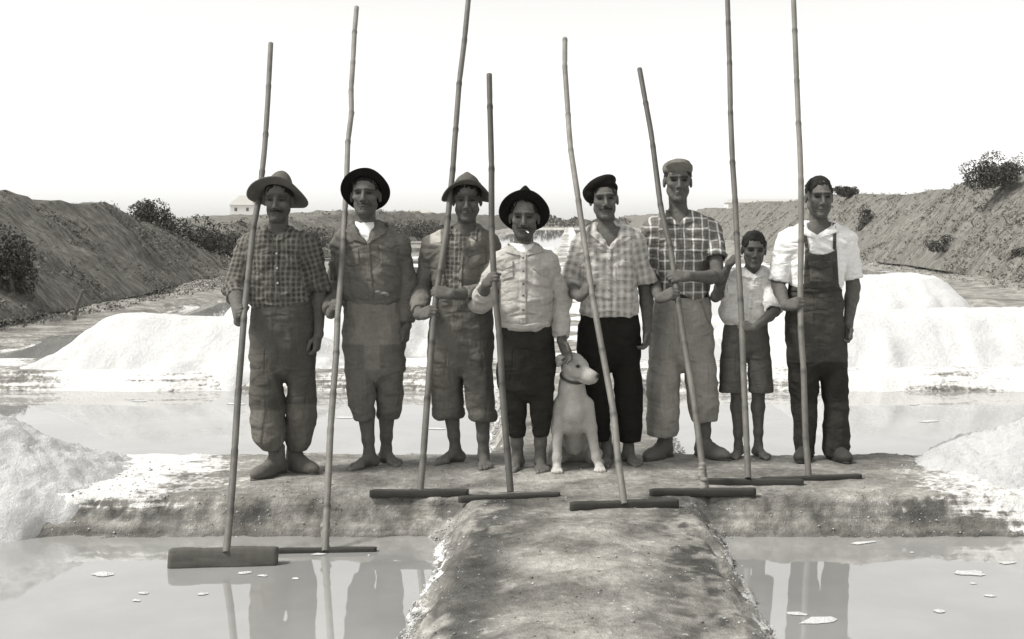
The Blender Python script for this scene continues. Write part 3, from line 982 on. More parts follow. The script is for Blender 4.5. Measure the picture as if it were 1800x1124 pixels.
def rake(key, bot, hand, extra, ends, hgt, thick, label, cm=0, bm=0, lash=False, lean=0.0, zb=0.0, arch=0.0):
    """bot (px,py), hand (px,py,D), extra pole points upward [(px,py)..], ends of the head board [(px,py_bottom) x2]"""
    ea, eb = [U(e[0], e[1], DG(e[1], zb)) for e in ends]
    mid = (ea + eb) / 2
    yb = mid[1] + .012
    B = U(bot[0], bot[1], yb)
    H = U(hand[0], hand[1], hand[2])
    m = (H[2] - B[2]) / (H[1] - B[1])
    def on(px, py):
        Y = (HC - B[2] + m * B[1]) / (m + (py - HY) / FPX)
        return U(px, py, Y)
    P = [on(*p) for p in [bot, hand[:2]] + extra]
    P.sort(key=lambda q: q[2])
    P = np.array(P)
    B0 = P[0] - unit(P[1] - P[0]) * .03
    P = np.vstack([B0, P])
    s = np.r_[0, np.cumsum(np.linalg.norm(np.diff(P, axis=0), axis=1))]
    L = s[-1]
    ss = np.arange(0, L + .012, .024)
    C = np.stack([np.interp(ss, s, P[:, i]) for i in range(3)], 1)
    for _ in range(6):
        C[1:-1] = (C[:-2] + 2 * C[1:-1] + C[2:]) / 4
    r_ = np.random.default_rng(sum(map(ord, key)))
    # cane joints: the culm kinks a little and swells at each
    nodes = [r_.uniform(.12, .25)]
    while nodes[-1] < L:
        nodes.append(nodes[-1] + r_.uniform(.20, .46))
    kink = np.cumsum(r_.normal(0, .0065, (len(nodes) + 1, 3)), 0)
    kx = np.stack([np.interp(ss, np.r_[0, nodes], kink[:, i]) for i in range(3)], 1)
    C = C + (kx - np.linspace(0, 1, len(ss))[:, None] * kx[-1])
    rad = np.interp(ss, [0, L * .4, L], [.0185, .0178, .0168])
    for nd in nodes:
        rad += .0026 * np.exp(-((ss - nd) / .012) ** 2) - .0018 * np.exp(-((ss - nd - .03) / .018) ** 2)
    ton = np.ones(len(ss))
    for nd in nodes:
        ton -= .60 * np.exp(-((ss - nd + .004) / .012) ** 2)
        ton += r_.uniform(-.16, .16) * (ss > nd)
    ton = np.clip(ton, .35, 1.5)
    NS = 10
    T = np.gradient(C, axis=0); T /= np.linalg.norm(T, axis=1)[:, None]
    a = np.cross(T, [0, 1., 0]); a /= np.linalg.norm(a, axis=1)[:, None]
    b = np.cross(T, a)
    th = np.arange(NS) * 2 * math.pi / NS
    V = (C[:, None] + rad[:, None, None] * (np.cos(th)[None, :, None] * a[:, None] + np.sin(th)[None, :, None] * b[:, None])).reshape(-1, 3)
    n = len(ss)
    ii, jj = np.meshgrid(np.arange(n - 1), np.arange(NS), indexing='ij')
    q = np.stack([ii * NS + jj, ii * NS + (jj + 1) % NS, (ii + 1) * NS + (jj + 1) % NS, (ii + 1) * NS + jj], -1).reshape(-1, 4)
    tn = np.repeat(ton, NS)
    # hollow cut top: a rim turned inward
    top = len(V)
    V = np.vstack([V, C[-1] + .6 * (V[-NS:] - C[-1]), C[-1] - T[-1] * .06 + .6 * (V[-NS:] - C[-1])])
    tn = np.r_[tn, np.full(NS, .9), np.full(NS, .4)]
    for o0 in (top - NS, top):
        q = np.vstack([q, np.stack([o0 + np.arange(NS), o0 + (np.arange(NS) + 1) % NS, o0 + NS + (np.arange(NS) + 1) % NS, o0 + NS + np.arange(NS)], -1)])
    loc = np.array([mid[0], mid[1], zb])
    root = empty('salt_rake', loc, label, 'rake', 'long cane salt rakes')
    mk('pole', V, q, M_CANE[cm], root, loc, {'tone': tn})
    # head board: rounded plank along ea-eb
    ax = unit(eb - ea); Lb = np.linalg.norm(eb - ea)
    up = unit(np.array([0, -math.sin(lean), math.cos(lean)]) - ax * ax[2])
    fr = np.cross(ax, up)
    nu, nc = 34, 18
    uu = np.linspace(0, Lb, nu)
    pr = []
    for k in range(nc):
        t = 2 * math.pi * k / nc
        cx_, cy_ = math.cos(t), math.sin(t)
        pr.append((math.copysign(abs(cx_) ** .45, cx_) * thick / 2, math.copysign(abs(cy_) ** .45, cy_) * hgt / 2 + hgt / 2))
    pr = np.array(pr)
    Vb = []
    for i, u in enumerate(uu):
        e = min(u, Lb - u) / .02
        sc = 1.0 if e > 1 else (.86 + .14 * e)
        wob = 1 + .05 * math.sin(u * 23 + r_.uniform(0, .4)) + r_.normal(0, .012)
        bow = arch * (1 - (2 * u / Lb - 1) ** 2)
        for (f_, h_) in pr:
            Vb.append(ea + ax * u + fr * f_ * sc * wob + up * ((h_ - hgt / 2) * sc * wob + hgt / 2 + bow - .006))
    Vb = np.array(Vb)
    ii, jj = np.meshgrid(np.arange(nu - 1), np.arange(nc), indexing='ij')
    qb = np.stack([ii * nc + jj, (ii + 1) * nc + jj, (ii + 1) * nc + (jj + 1) % nc, ii * nc + (jj + 1) % nc], -1).reshape(-1, 4)
    fl = [list(x) for x in qb] + [list(range(nc)), list(range((nu - 1) * nc, nu * nc))[::-1]]
    mk('head_board', Vb, fl, M_BOARD[bm], root, loc)
    if lash:
        fld = F(B - .07, B + np.array([.07, .07, .22]), .006)
        d = unit(P[2] - P[0])
        for i in range(7):
            c = P[0] + d * (.03 + .022 * i) + r_.normal(0, .004, 3)
            fld.ell(c, np.array([.0225, .0225, .013]) * r_.uniform(.85, 1.15), .006)
        v, qq = fld.mesh()
        v = v + normals(v, qq) * (.004 * fbm(v, 60, 2))[:, None]
        mk('lashing', v, qq, M_LASH, root, loc)
    return dict(on=on, P=P)

def pole_at(rk, py):
    P = rk['P']
    pj = HY - FPX * (P[:, 2] - HC) / P[:, 1]
    o = np.argsort(pj)
    w = np.array([np.interp(py, pj[o], P[o, i]) for i in range(3)])
    k = max(1, min(len(P) - 1, int(np.searchsorted(P[:, 2], w[2]))))
    return w, unit(P[k] - P[k - 1])

RK = {}
RK[1] = rake('a', (400, 957), (427, 547, 6.76), [(408, 850), (446, 380), (461, 260), (470, 165), (476, 77)], [(296, 1001), (487, 996)], .105, .070,
             'cane rake with a deep plank head standing in water beside the straw-hatted man', 0, 1, False, lean=-.25, zb=-.19)
RK[2] = rake('b', (571, 962), (595, 537, 7.10), [(583, 750), (609, 330), (618, 170), (627, 12)], [(487, 974), (662, 971)], .034, .035,
             'long cane rake with thin submerged head and salt-crusted lashing held by man in grey jacket', 1, 0, True, zb=-.185)
RK[3] = rake('c', (737, 857), (764, 530, 7.16), [(748, 705), (782, 410), (797, 240), (826, -5), (841, -125)], [(650, 873), (824, 871)], .042, .04,
             'cane rake gripped in both hands by man in peaked felt hat', 0, 0, False)
RK[4] = rake('d', (895, 860), (872, 487, 6.98), [(887, 740), (880, 600), (866, 330), (860, 130)], [(806, 882), (984, 874)], .034, .04,
             'shorter dark cane rake held by the smallest man in pale shirt', 2, 0, False)
RK[5] = rake('e', (1094, 876), (1040, 508, 7.16), [(1076, 720), (1020, 370), (1003, 220), (993, 68)], [(1002, 899), (1192, 893)], .054, .045,
             'cane rake leaning left in the hand of man with black beret', 1, 0, False)
RK[6] = rake('f', (1237, 857), (1183, 495, 7.36), [(1216, 700), (1163, 385), (1143, 230), (1124, 120)], [(1142, 872), (1328, 870)], .044, .045,
             'cane rake with salt-crusted joint held by tall man in checked shirt', 0, 0, True)
RK[7] = rake('g', (1313, 835), (1297, 460, 7.50), [(1304, 590), (1288, 240), (1279, -5), (1274, -125)], [(1241, 853), (1412, 854)], .044, .04,
             'tall cane rake held by the boy in shorts', 0, 0, False)
RK[8] = rake('h', (1422, 832), (1408, 533, 7.38), [(1415, 660), (1403, 260), (1392, -5), (1386, -125)], [(1338, 849), (1513, 842)], .036, .04,
             'tall cane rake held by man in bib overalls', 0, 0, False)

# ------------------------------------------------------------------ people
M_SKIN = None
def mat_skin(name, v):
    t = NT(name)
    n1 = t.noise(38, 4, .65); n2 = t.noise(170, 3, .6)
    f = t.math('MULTIPLY', t.math('ADD', t.math('MULTIPLY', n1, 1.0), .5), t.math('ADD', t.math('MULTIPLY', n2, .5), .75))
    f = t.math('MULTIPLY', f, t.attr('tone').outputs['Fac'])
    t.bump(t.math('ADD', n2, n1), .5, .006)
    return t.done(t.scale(warm(v, .8), f), .72, .15)
M_SKIN = mat_skin('sunburnt_skin', .112)
M_HAIR = simple('dark_hair', .018, .7, 160, .8, .8, .008, .18)

def add_head(fl, C, R, k, mous=None, fat=1.0, nose=1.0, jaw=1.0, gaunt=0.0):
    """skull and face of scale k around C; R columns = face axes (x right in picture, y back, z up)"""
    def W(x, y, z): return C + R @ (np.array([x, y, z]) * k)
    def E(c, r, s=.01, cut=False): fl.ell(W(*c), np.array(r) * k, s * k, R, cut)
    def Cp(p, q, a, b, s=.01, cut=False): fl.cap(W(*p), W(*q), a * k, b * k, s * k, cut)
    E((0, .016, .036), (.074, .094, .082), .02)
    E((0, -.026, -.030), (.0595 * fat, .062, .080), .03)
    for s in (-1, 1):
        Cp((s * .045 * jaw, .010, -.052), (s * .014 * jaw, -.066, -.102), .017, .016, .025)
        if gaunt: E((s * .056, -.056, -.046), (.018, .022, .024 + .006 * gaunt), .02, True)
        E((s * .041, -.060, -.018), (.021, .018, .017), .018)
        Cp((s * .006, -.088, .0235), (s * .045, -.074, .0215), .0115, .0095, .008)
        E((s * .0325, -.096, .0035), (.0190, .024, .0120), .007, True)
        E((s * .0315, -.0670, .0020), (.0135, .0125, .0095), .004)
        Cp((s * .021, -.080, .0085), (s * .043, -.073, .0065), .0040, .0035, .004)
        E((s * .0115, -.0975, -.038), (.0085, .0105, .0075), .006)
        E((s * .0765, .018, -.006), (.0100, .019, .030), .008)
        E((s * .087, .009, -.005), (.006, .010, .018), .005, True)
    Cp((0, -.088, .016), (0, -.096 - .014 * nose, -.022 - .006 * nose), .0075, .0100, .008)
    E((0, -.094 - .014 * nose, -.028 - .006 * nose), (.0105, .010, .0085), .006)
    Cp((-.019, -.0865, -.0655), (.019, -.0865, -.0655), .0055, .0055, .006)
    E((0, -.0905, -.065), (.012, .006, .0055), .005)
    Cp((-.015, -.0855, -.0765), (.015, -.0855, -.0765), .0065, .0065, .006)
    Cp((-.021, -.093, -.0708), (.021, -.093, -.0708), .0022, .0022, .003, True)
    E((0, -.076, -.102), (.020, .018, .016), .014)
    if mous:
        w, th = mous
        for s in (-1, 1):
            Cp((s * .003, -.094, -.0530), (s * w, -.080, -.0610), th, th * .5, .005)

def head_tone(P, C, R, k, brow=1.0, mous=None, stub=.85):  # skin tone of the features, with facial shade and highlights painted in
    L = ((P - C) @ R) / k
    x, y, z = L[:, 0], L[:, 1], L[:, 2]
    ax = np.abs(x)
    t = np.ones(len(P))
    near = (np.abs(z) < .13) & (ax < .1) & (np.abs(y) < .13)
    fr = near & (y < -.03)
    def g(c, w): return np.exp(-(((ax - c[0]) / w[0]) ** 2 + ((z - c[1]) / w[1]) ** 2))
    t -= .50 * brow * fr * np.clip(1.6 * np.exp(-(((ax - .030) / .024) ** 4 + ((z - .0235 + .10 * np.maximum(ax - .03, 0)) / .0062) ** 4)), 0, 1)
    t -= .70 * fr * g((.0315, .004), (.021, .0115))  # eye-socket shade painted into the skin tone
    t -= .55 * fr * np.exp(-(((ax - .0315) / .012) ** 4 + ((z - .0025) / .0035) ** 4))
    t += .30 * fr * g((.0, -.012), (.007, .030)) * (y < -.085)  # painted highlight down the nose bridge
    t += .28 * fr * g((.042, -.018), (.016, .013))  # painted highlight on the cheekbones
    t += .30 * fr * np.exp(-(((ax) / .05) ** 4 + ((z - .058) / .024) ** 4))  # painted highlight on the forehead
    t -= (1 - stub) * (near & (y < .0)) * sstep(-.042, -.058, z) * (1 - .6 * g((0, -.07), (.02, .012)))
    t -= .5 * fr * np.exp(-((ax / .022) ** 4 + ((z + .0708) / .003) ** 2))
    t -= .5 * fr * g((.0085, -.0425), (.0055, .0035))  # nostrils and under-nose shade painted in
    t -= .38 * fr * np.exp(-((ax - .032 + .25 * (z + .05)) / .006) ** 2 - ((z + .050) / .018) ** 4)  # shade of the nose-to-mouth fold painted in
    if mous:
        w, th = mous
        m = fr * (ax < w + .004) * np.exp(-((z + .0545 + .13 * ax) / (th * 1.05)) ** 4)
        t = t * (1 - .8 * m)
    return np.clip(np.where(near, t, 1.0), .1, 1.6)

def add_hand(fl, Wp, d, n, side, curl, k=1.0, thumb=.5, spread=1.0, stag=0.0):
    d = unit(d); n = unit(n - d * np.dot(n, d))
    s = np.cross(d, n) if side == 'R' else np.cross(n, d)
    off = np.array([.029, .0095, -.0100, -.0275]) * k * spread
    kn = np.array([.088, .092, .088, .080]) * k
    ln = np.array([.072, .080, .074, .058]) * k
    rr = np.array([.0100, .0102, .0098, .0088]) * k
    for i in range(4):
        K = Wp + d * kn[i] + s * off[i]
        fl.cap(Wp + s * off[i] * .55 + d * .008 * k, K, .0150 * k, .0125 * k, .012 * k)
        ang = 0; p = K
        for j, fr in enumerate((.46, .30, .24)):
            ang += math.radians(curl[j] + stag * (i - 1.5))
            v = d * math.cos(ang) + n * math.sin(ang)
            q = p + v * ln[i] * fr
            fl.cap(p, q, rr[i] * (1 - .09 * j), rr[i] * (.93 - .09 * j), .0035 * k)
            p = q
    fl.ell(Wp + d * .05 * k + n * .006 * k, (np.array([.05, .038, .017]) * k), .012 * k, np.stack([d, s, n], 1))
    b = Wp + d * .022 * k + s * .026 * k + n * .008 * k
    v1 = unit(d * .60 + s * (.70 - .35 * thumb) + n * (.20 + .75 * thumb))
    v2 = unit(d * .90 + s * (.05 - .25 * thumb) + n * (.10 + .35 * thumb))
    fl.cap(b - s * .012 * k, b + v1 * .040 * k, .0165 * k, .0125 * k, .012 * k)
    m_ = b + v1 * .040 * k
    fl.cap(m_, m_ + v2 * .030 * k, .0115 * k, .0102 * k, .005 * k)
    fl.cap(m_ + v2 * .030 * k, m_ + v2 * .052 * k, .0102 * k, .0082 * k, .004 * k)

def add_foot(fl, A, yaw, k=1.0, side=1):
    """bare foot; A = ankle point, side +1: little toe on picture right"""
    f = np.array([math.sin(yaw), -math.cos(yaw), 0]); s = np.array([math.cos(yaw), math.sin(yaw), 0]) * side
    g = np.array([A[0], A[1], 0.0]); u = np.array([0, 0, 1.])
    def W(a, b, c): return g + (f * a + s * b + u * c) * k
    fl.cap(W(-.045, 0, .030), W(-.03, 0, .034), .030 * k, .030 * k, .015)
    fl.cap(A, W(-.02, 0, .045), .033 * k, .036 * k, .02)
    fl.cap(W(0, 0, .060), W(.095, -.006, .026), .033 * k, .024 * k, .02)
    fl.cap(W(-.03, .012, .022), W(.10, .026, .017), .022 * k, .018 * k, .018)
    fl.cap(W(.08, -.026, .022), W(.10, .03, .017), .021 * k, .016 * k, .016)
    for i, (b, L, r) in enumerate(((-.032, .060, .0135), (-.010, .058, .0100), (.007, .050, .0095), (.022, .040, .0090), (.036, .028, .0085))):
        st = .105 - .010 * i
        fl.cap(W(st, b * .9, .017), W(st + L, b * 1.08, .0115), r * 1.05 * k, r * k, .004)

def boot_mesh(A, yaw, k=1.0, top=.16, v=1):
    f = np.array([math.sin(yaw), -math.cos(yaw), 0]); s = np.array([math.cos(yaw), math.sin(yaw), 0])
    g = np.array([A[0], A[1], 0.0]); u = np.array([0, 0, 1.])
    fl = F(g + np.array([-.28, -.28, -.02]), g + np.array([.28, .28, top + .06]), .0075)
    def W(a, b, c): return g + (f * a + s * b + u * c) * k
    R = np.stack([f, s, u], 1)
    fl.ell(W(-.035, 0, .045), np.array([.055, .040, .050]) * k, .02, R)
    fl.cap(W(-.03, 0, .05), W(-.02, 0, top), .043 * k, .047 * k, .02)
    fl.cap(W(.0, 0, .075), W(.115, 0, .040), .046 * k, .038 * k, .03)
    fl.ell(W(.135, 0, .038), np.array([.070, .048, .036]) * k, .02, R)
    fl.cap(W(.05, .0, .030), W(.13, 0, .03), .044 * k, .046 * k, .02)
    fl.cap(W(-.02, 0, top - .01), W(-.02, 0, top + .03), .038 * k, .040 * k, .006, True)
    for i in range(4):                                     # lacing ridges
        fl.cap(W(.035 + .026 * i, -.022, .112 - .016 * i), W(.035 + .026 * i, .022, .112 - .016 * i), .005, .005, .006)
    def flat(X, Y, Z): return Z - f4(.006) + 0 * X + 0 * Y
    fl.put(flat, g + np.array([-.3, -.3, -.1]), g + np.array([.3, .3, .0]), .004, True)
    # sole and heel
    fl.ell(W(.085, 0, .010), np.array([.125, .052, .016]) * k, .005, R)
    fl.ell(W(-.045, 0, .010), np.array([.050, .042, .018]) * k, .005, R)
    V, Q = fl.mesh()
    N = normals(V, Q)
    V = V + N * (.004 * fbm(V, 26, 3) - .002 * np.abs(vnoise(V, 60)))[:, None]
    V[:, 2] = np.maximum(V[:, 2], -.004)
    tone = 1 - .45 * sstep(.030, .018, V[:, 2]) * 1.0
    return V, Q, tone

def folds(V, N, amp, sx=1.0, seed=0.0, vert=.35):
    """cloth creases: warped ridge noise, drawn out along the drop of the cloth"""
    w = .03 * np.stack([vnoise(V, 9, seed + 1), vnoise(V, 9, seed + 2), vnoise(V, 9, seed + 3)], 1)
    P = V + w
    r1 = 1 - np.abs(vnoise(P, np.array([16, 12, 16 * vert]) * sx, seed)) * 2
    P2 = np.stack([P[:, 0] + .55 * P[:, 2], P[:, 1], P[:, 2] - .55 * P[:, 0]], 1)
    r2 = 1 - np.abs(vnoise(P2, np.array([11, 9, 27]) * sx, seed + 5)) * 2
    P3 = np.stack([P[:, 0] - .55 * P[:, 2], P[:, 1], P[:, 2] + .55 * P[:, 0]], 1)
    r3 = 1 - np.abs(vnoise(P3, np.array([9, 9, 30]) * sx, seed + 9)) * 2
    m = .5 + .5 * vnoise(V, 5, seed + 11)
    return V + N * (1.9 * amp * (.4 * r1 + .85 * r2 * m + .85 * r3 * (1 - m)) + .8 * amp * vnoise(P, 6, seed + 4) + .16 * amp * vnoise(P, 45, seed))[:, None]

def decal(name, PX, PY, bvh, mat, parent, loc, t=.005, D=7.3, xc=0.0, tone=1.0, back=.006, bulge=0.0):
    """a cloth piece lying on another one: pixel grid dropped onto the surface along the line of sight"""
    PX = np.asarray(PX, float); PY = np.asarray(PY, float)
    n, m = PX.shape
    P = np.zeros((n, m, 3)); Dr = np.zeros((n, m, 3)); ok = np.zeros((n, m), bool)
    o = np.array([0, 0, HC])
    for i in range(n):
        for j in range(m):
            d = unit(U(PX[i, j], PY[i, j], D) - o)
            Dr[i, j] = d
            h = bvh.ray_cast(Vector(o), Vector(d), 60)
            if h[0] is not None and abs(h[0].y - D) < .45:
                P[i, j] = h[0]; ok[i, j] = True
    if not ok.any(): return None
    dm = np.median([np.linalg.norm(P[i, j] - o) for i in range(n) for j in range(m) if ok[i, j]])
    dist = np.where(ok, np.linalg.norm(P - o, axis=2), dm)
    for _ in range(1):
        pd = np.pad(dist, 1, mode='edge')
        dist = np.minimum(dist, (pd[:-2, 1:-1] + pd[2:, 1:-1] + pd[1:-1, :-2] + pd[1:-1, 2:]) / 4)
    if bulge:
        bu = np.sin(np.linspace(0, math.pi, n))[:, None] * np.sin(np.linspace(0, math.pi, m))[None, :]
        dist = dist - bulge * bu
    fr = o + Dr * (dist - t)[..., None]
    bk = o + Dr * (dist + back)[..., None]
    V = np.vstack([fr.reshape(-1, 3), bk.reshape(-1, 3)])
    q = []
    for i in range(n - 1):
        for j in range(m - 1):
            q.append((i * m + j, (i + 1) * m + j, (i + 1) * m + j + 1, i * m + j + 1))
    rim = [(0, j) for j in range(m)] + [(i, m - 1) for i in range(1, n)] + [(n - 1, j) for j in range(m - 2, -1, -1)] + [(i, 0) for i in range(n - 2, 0, -1)]
    K = n * m
    for a in range(len(rim)):
        b = rim[(a + 1) % len(rim)]; c = rim[a]
        q.append((c[0] * m + c[1], b[0] * m + b[1], K + b[0] * m + b[1], K + c[0] * m + c[1]))
    fuv = np.stack([V[:, 0] - xc, V[:, 1], V[:, 2]], 1)
    return mk(name, V, np.array(q), mat, parent, loc, {'tone': np.full(len(V), tone), 'fuv': fuv})

def quadgrid(c, n=10, m=10):
    """tl, tr, br, bl pixel corners -> grid"""
    c = np.array(c, float)
    u = np.linspace(0, 1, n)[:, None]; v = np.linspace(0, 1, m)[None, :]
    g = lambda k: (c[0, k] * (1 - v) + c[1, k] * v) * (1 - u) + (c[3, k] * (1 - v) + c[2, k] * v) * u
    return g(0), g(1)

def strip(pts, w, n=None):
    """pixel polyline of width w -> grid"""
    pts = np.array(pts, float)
    s = np.r_[0, np.cumsum(np.linalg.norm(np.diff(pts, axis=0), axis=1))]
    n = n or max(4, int(s[-1] / 3))
    q = np.stack([np.interp(np.linspace(0, s[-1], n), s, pts[:, i]) for i in range(2)], 1)
    t = np.gradient(q, axis=0); t /= np.linalg.norm(t, axis=1)[:, None]
    nn = np.stack([-t[:, 1], t[:, 0]], 1)
    k = np.linspace(-.5, .5, 4)
    w = np.broadcast_to(np.asarray(w, float), (n,)) if np.ndim(w) == 0 else np.interp(np.linspace(0, 1, n), np.linspace(0, 1, len(w)), w)
    return q[:, None, 0] + nn[:, None, 0] * k[None] * w[:, None], q[:, None, 1] + nn[:, None, 1] * k[None] * w[:, None]

def hat_mesh(name, C, R, k, tilt, roll, rc, hc, brim, droop, mat, parent, loc, lift=.045, pinch=.0, front=0.0, yaw=0.0, back=.012, crown=1.0, wav=.004, thick=.006, flat=.75):
    """felt or straw hat: brim width, side droop, crown height, pinched front"""
    Rh = R @ rotz(yaw) @ rotx(-tilt) @ roty(roll)
    O = C + R @ (np.array([0, back, lift]) * k)
    N_ = 72
    th = np.arange(N_) * 2 * math.pi / N_
    ex, ey = 1.0, 1.17
    rows = []
    nb = 9
    for i in range(nb):                                   # brim, edge to crown
        t = 1 - i / (nb - 1)
        r = rc + brim * t
        x = r * ex * np.sin(th); y = -(rc * ey + brim * t) * np.cos(th)
        z = -droop * (np.abs(np.sin(th)) ** 2.2) * t ** 1.4 + front * np.clip(np.cos(th), 0, 1) ** 2 * t ** 1.6 + wav * t * np.sin(3 * th + 1.3) + .6 * wav * t * np.sin(5 * th)
        rows.append(np.stack([x, y, z], 1))
    nc = 14
    for i in range(1, nc + 1):                            # crown
        t = i / nc
        prof = (1 - t ** 3.2) ** .5 * (1 - (1 - flat) * t)
        if i == nc: prof = .02
        z = hc * min(1, t ** .8) * np.ones(N_)
        r = rc * prof * crown
        x = r * ex * np.sin(th); y = -r * ey * np.cos(th)
        if pinch:
            f = np.clip(np.cos(th), 0, 1)
            x = x * (1 - pinch * 5 * f ** 2 * t * (1 - t ** 3))
            z = z + pinch * .30 * f ** 6 * t - pinch * .22 * t ** 2 * (1 - f) * np.exp(-(x / .03) ** 2)
        rows.append(np.stack([x, y, z], 1))
    L = np.concatenate(rows) * k
    V = O + L @ Rh.T
    n = len(rows)
    ii, jj = np.meshgrid(np.arange(n - 1), np.arange(N_), indexing='ij')
    q = np.stack([ii * N_ + jj, ii * N_ + (jj + 1) % N_, (ii + 1) * N_ + (jj + 1) % N_, (ii + 1) * N_ + jj], -1).reshape(-1, 4)
    tone = np.ones(len(V))
    o = mk(name, V, q, mat, parent, loc, {'tone': tone})
    sm = o.modifiers.new('thick', 'SOLIDIFY'); sm.thickness = thick; sm.offset = 0
    # hat band
    b = []
    for zz in (.002, .030):
        prof = (1 - (zz / hc) ** 3.2) ** .5
        r = rc * prof * 1.02 * crown + .004
        b.append(np.stack([r * ex * np.sin(th), -r * ey * np.cos(th), np.full(N_, zz)], 1))
    Vb = O + (np.concatenate(b) * k) @ Rh.T
    qb = np.stack([np.arange(N_), (np.arange(N_) + 1) % N_, N_ + (np.arange(N_) + 1) % N_, N_ + np.arange(N_)], -1)
    ob = mk('hat_band', Vb, qb, M_BAND, o, loc, {'tone': np.ones(len(Vb))})
    sm = ob.modifiers.new('thick', 'SOLIDIFY'); sm.thickness = .004; sm.offset = 0
    return o

M_BAND = cloth('hat_ribbon', .03)

def ring_collar(name, C, rx, ry, h, gap, mat, parent, loc, tilt=-.25, flare=.012, tone=1.0, xc=0.0):
    """standing back and sides of a shirt collar, open at the front by gap radians each side"""
    n = 40
    th = np.linspace(gap, 2 * math.pi - gap, n)
    rows = []
    for i, (r_, z_) in enumerate(((0.002, -.035), (0, 0), (.003, h), (.009, h + .002), (.016, h - .012), (.024 + flare, -.008))):
        z = z_ * (.75 + .25 * np.cos(th - math.pi)) + .0
        x = (rx + r_) * np.sin(th); y = -(ry + r_) * np.cos(th)
        rows.append(np.stack([x, y, z + .30 * (y) * -tilt], 1))
    V = np.concatenate(rows) + C
    m = len(rows)
    ii, jj = np.meshgrid(np.arange(m - 1), np.arange(n - 1), indexing='ij')
    q = np.stack([ii * n + jj, ii * n + jj + 1, (ii + 1) * n + jj + 1, (ii + 1) * n + jj], -1).reshape(-1, 4)
    o = mk(name, V, q, mat, parent, loc, {'tone': np.full(len(V), tone), 'fuv': np.stack([V[:, 0] - xc, V[:, 1], V[:, 2]], 1)})
    sm = o.modifiers.new('thick', 'SOLIDIFY'); sm.thickness = .004; sm.offset = 0
    return o

def button(px, py, bvh, mat, parent, loc, D, r=.0065):
    o = np.array([0, 0, HC]); d = unit(U(px, py, D) - o)
    h = bvh.ray_cast(Vector(o), Vector(d), 60)
    if h[0] is None: return
    c = np.array(h[0]) - d * .004
    V = [c - d * .003]; th = np.arange(10) * math.pi / 5
    a = unit(np.cross(d, [0, 0, 1])); b = np.cross(a, d)
    for rr, off in ((.7, .003), (1, .001), (1, -.006)):
        for t in th: V.append(c + r * rr * (a * math.cos(t) + b * math.sin(t)) - d * off)
    fcs = [(0, 1 + i, 1 + (i + 1) % 10) for i in range(10)]
    for k in range(2):
        for i in range(10):
            a0 = 1 + 10 * k
            fcs.append((a0 + i, a0 + 10 + i, a0 + 10 + (i + 1) % 10, a0 + (i + 1) % 10))
    return mk('button', np.array(V), fcs, mat, parent, loc)

M_BUTTON = simple('dull_button', .10, .5, 30, .2, 0)
M_BUTTON_PALE = simple('pale_button', .5, .5, 30, .2, 0)
M_LEATHER = simple('worn_boot_leather', .11, .75, 45, .5, .5, .005, tone=True)
M_LEATHER_DARK = simple('dark_shoe_leather', .055, .75, 45, .5, .5, .005, tone=True)
M_BELT = simple('dark_belt', .02, .6, 45, .3, .3)

def leg_rows(rows, D0, D1, ysc=1.12, dy=0.0):
    """pixel silhouette rows (py, xl, xr) of a trouser leg -> loft rows; depth runs from D0 (top) to D1 (bottom)"""
    out = []
    p0, p1 = rows[0][0], rows[-1][0]
    for r in rows:
        py, xl, xr = r[:3]
        t = (py - p0) / max(p1 - p0, 1)
        Y = D0 + (D1 - D0) * t + dy
        a, b = U(xl, py, Y), U(xr, py, Y)
        rx = (b[0] - a[0]) / 2
        out.append((a[2], (a[0] + b[0]) / 2, Y, rx, max(rx * ysc, .05) if len(r) < 4 else r[3]))
    return out

def torso_rows(rows, D, dy=0.0):
    out = []
    for r in rows:
        py, xl, xr = r[:3]
        a, b = U(xl, py, D), U(xr, py, D)
        rx = (b[0] - a[0]) / 2
        ry = r[3] if len(r) > 3 else min(.135, .55 * rx + .035)
        out.append((a[2], (a[0] + b[0]) / 2, D + dy + (r[4] if len(r) > 4 else 0), rx, ry))
    return out

